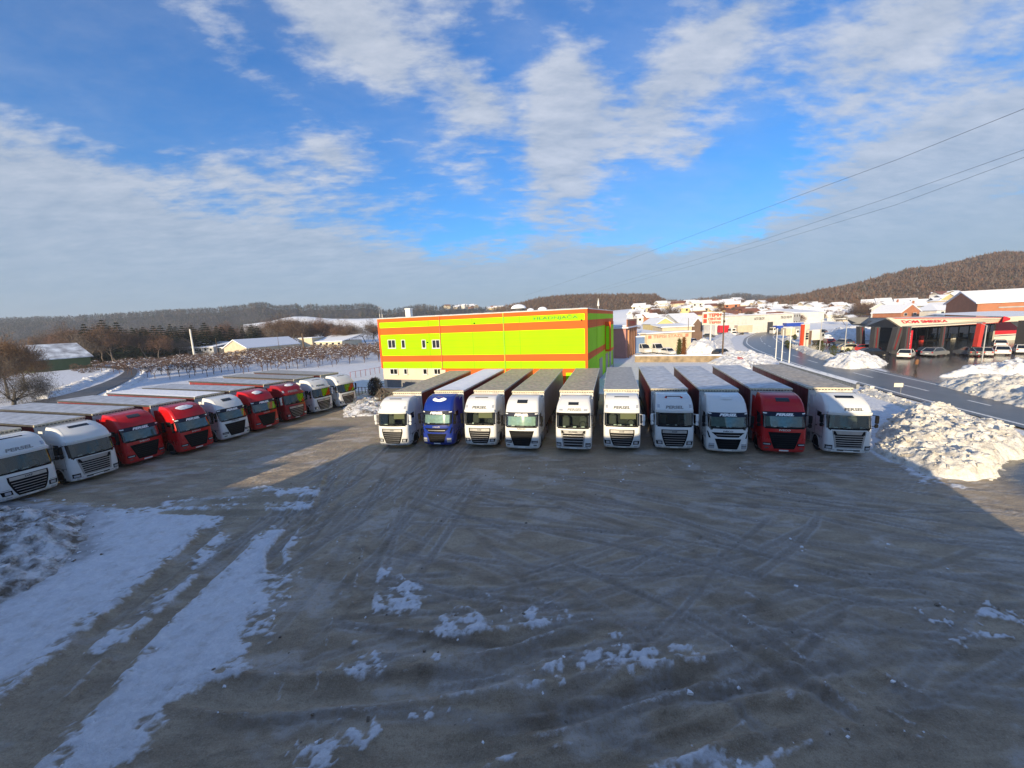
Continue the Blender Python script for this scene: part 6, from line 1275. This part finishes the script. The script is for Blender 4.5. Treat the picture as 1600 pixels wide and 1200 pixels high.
def fence(lab,pts,h,m,group=None,n=12,rails=2,name='fence'):
    W_=Gs(pts); t=empty(name,(W_[0][0],W_[0][1],0),0,lab,'fence'); Q=resample(W_,n); mb=MB()
    for a,b in zip(Q[:-1],Q[1:]):
        for k in range(rails): z=h*(k+1)/rails-.05; mb.tube((a[0]-W_[0][0],a[1]-W_[0][1],z),(b[0]-W_[0][0],b[1]-W_[0][1],z),.025,n=4)
    mb.build('rail',m,t)
    for a in Q: mb=MB(); mb.tube((a[0]-W_[0][0],a[1]-W_[0][1],0),(a[0]-W_[0][0],a[1]-W_[0][1],h),.045,n=5); mb.build('post',m,t)
redm=mat('red_primer',(.38,.07,.05),.6)
fence('rusty red post fence across the snow left of the hall',[(548,592),(600,582)],1.3,redm,n=8,rails=1); fence('dark low railing in the blue shade left of the hall',[(556,618),(582,618)],1.2,black,n=6,rails=2)
fence('grey mesh fence between the utility pole and the trailers',[(1131,563),(1152,570)],1.3,steel,n=7,rails=3); fence('grey mesh fence right of the red gate behind the trailers',[(1160,572),(1192,583)],1.3,steel,n=8,rails=3)
g0=G(1152,570);g1=G(1160,572.5); t=empty('gate',(g0[0],g0[1],0),math.atan2(g1[1]-g0[1],g1[0]-g0[0]),'small bright red gate in the mesh fence behind the trailers','gate'); w=math.hypot(*(g1-g0)[:2]); mb=MB()
for i in range(7): mb.box((w*i/6,0,.75),(.09,.05,1.5))
for z in(.1,.75,1.45): mb.box((w/2,0,z),(w,.05,.1))
mb.build('bars',mat('gate_red',(.6,.06,.03),.5),t)
# overhead power lines
wm=mat('cable_dark',(.03,.03,.035),.6)
for pts,lab in (([(1760,108),(1600,170),(1400,250),(1250,305),(1050,380),(950,418),(850,452),(820,462)],'highest of the three overhead power lines'),([(1760,172),(1600,234),(1400,305),(1200,372),(1050,417),(900,462),(870,470)],'middle of the three overhead power lines'),([(1760,188),(1600,246),(1400,320),(1250,365),(1100,410),(930,457),(895,467)],'lowest of the three overhead power lines')):
    P=[]; z=20
    for i,(a,b) in enumerate(pts): P.append(G(a,b,z))
    # smooth in space
    P=np.array(P); mb=MB(); inv=1/P[:,1]; 
    for a,b in zip(P[:-1],P[1:]): mb.tube(a,b,.013,n=4,cap=False)
    o=mb.build('power_line',wm); tag(o,lab,'cable')
# ------------------------------------------------------------ person crossing the forecourt
def person():
    g=G(1431,578); t=empty('person',(g[0],g[1],0),R(160),'person in brown coat and dark trousers walking, slightly stooped, on the wet forecourt','person')
    v=[(0,0,.95),(0,.02,1.2),(0,.07,1.45),(0,.11,1.56),(0,.13,1.66),(.1,0,.9),(.12,.14,.5),(.12,.04,.08),(.12,.18,.05),(-.1,0,.9),(-.12,-.06,.5),(-.12,-.26,.12),(-.12,-.15,.05),(.2,.06,1.42),(.27,-.05,1.15),(.27,.1,.95),(-.2,.06,1.42),(-.27,.12,1.16),(-.26,.28,1.02)]
    e=[(0,1),(1,2),(2,3),(3,4),(0,5),(5,6),(6,7),(7,8),(0,9),(9,10),(10,11),(11,12),(2,13),(13,14),(14,15),(2,16),(16,17),(17,18)]
    rad=[.16,.17,.15,.06,.105,.11,.07,.05,.045,.11,.07,.05,.045,.075,.055,.04,.075,.055,.04]
    me=bpy.data.meshes.new('body'); me.from_pydata(v,e,[]); o=link('body',me,t); o.modifiers.new('s','SKIN'); o.modifiers.new('u','SUBSURF').levels=1
    if not me.skin_vertices: me.attributes.new
    for sv_,r_ in zip(me.skin_vertices[0].data,rad): sv_.radius=(r_,r_*.85)
    me.skin_vertices[0].data[0].use_root=True; me.materials.append(mat('dark_trousers',(.05,.04,.035),.8))
    mb=MB(); n=12; rings=[(0,0,.82,.20,.16),(0,.0,1.0,.20,.17),(0,.03,1.25,.21,.16),(0,.06,1.42,.22,.13),(0,.09,1.53,.10,.09)]
    for j in range(4):
        V=[(r_[0]+r_[3]*math.cos(2*math.pi*i/n),r_[1]+r_[4]*math.sin(2*math.pi*i/n),r_[2]) for r_ in(rings[j],rings[j+1]) for i in range(n)]; mb.add(V,[(i,(i+1)%n,n+(i+1)%n,n+i) for i in range(n)])
    mb.build('coat',mat('brown_coat',(.20,.09,.04),.8),t,True)
    mb=MB(); mb.tube((0,.12,1.62),(0,.13,1.78),.10,.08,n=10); mb.build('hair',mat('hair_dark',(.03,.02,.015),.7),t,True)
try: person()
except Exception as ex: print('person',ex)

hz=bpy.data.materials.new('haze'); hz.use_nodes=True; N=hz.node_tree.nodes; N.clear(); o=N.new('ShaderNodeOutputMaterial'); v=N.new('ShaderNodeVolumePrincipled')
v.inputs['Color'].default_value=(.80,.88,1,1); v.inputs['Density'].default_value=.00024; v.inputs['Anisotropy'].default_value=.1; hz.node_tree.links.new(v.outputs[0],o.inputs['Volume'])
mb=MB(); mb.box((0,1400,68),(5600,3300,140)); o=mb.build('haze',hz); tag(o,None,None,kind='stuff')
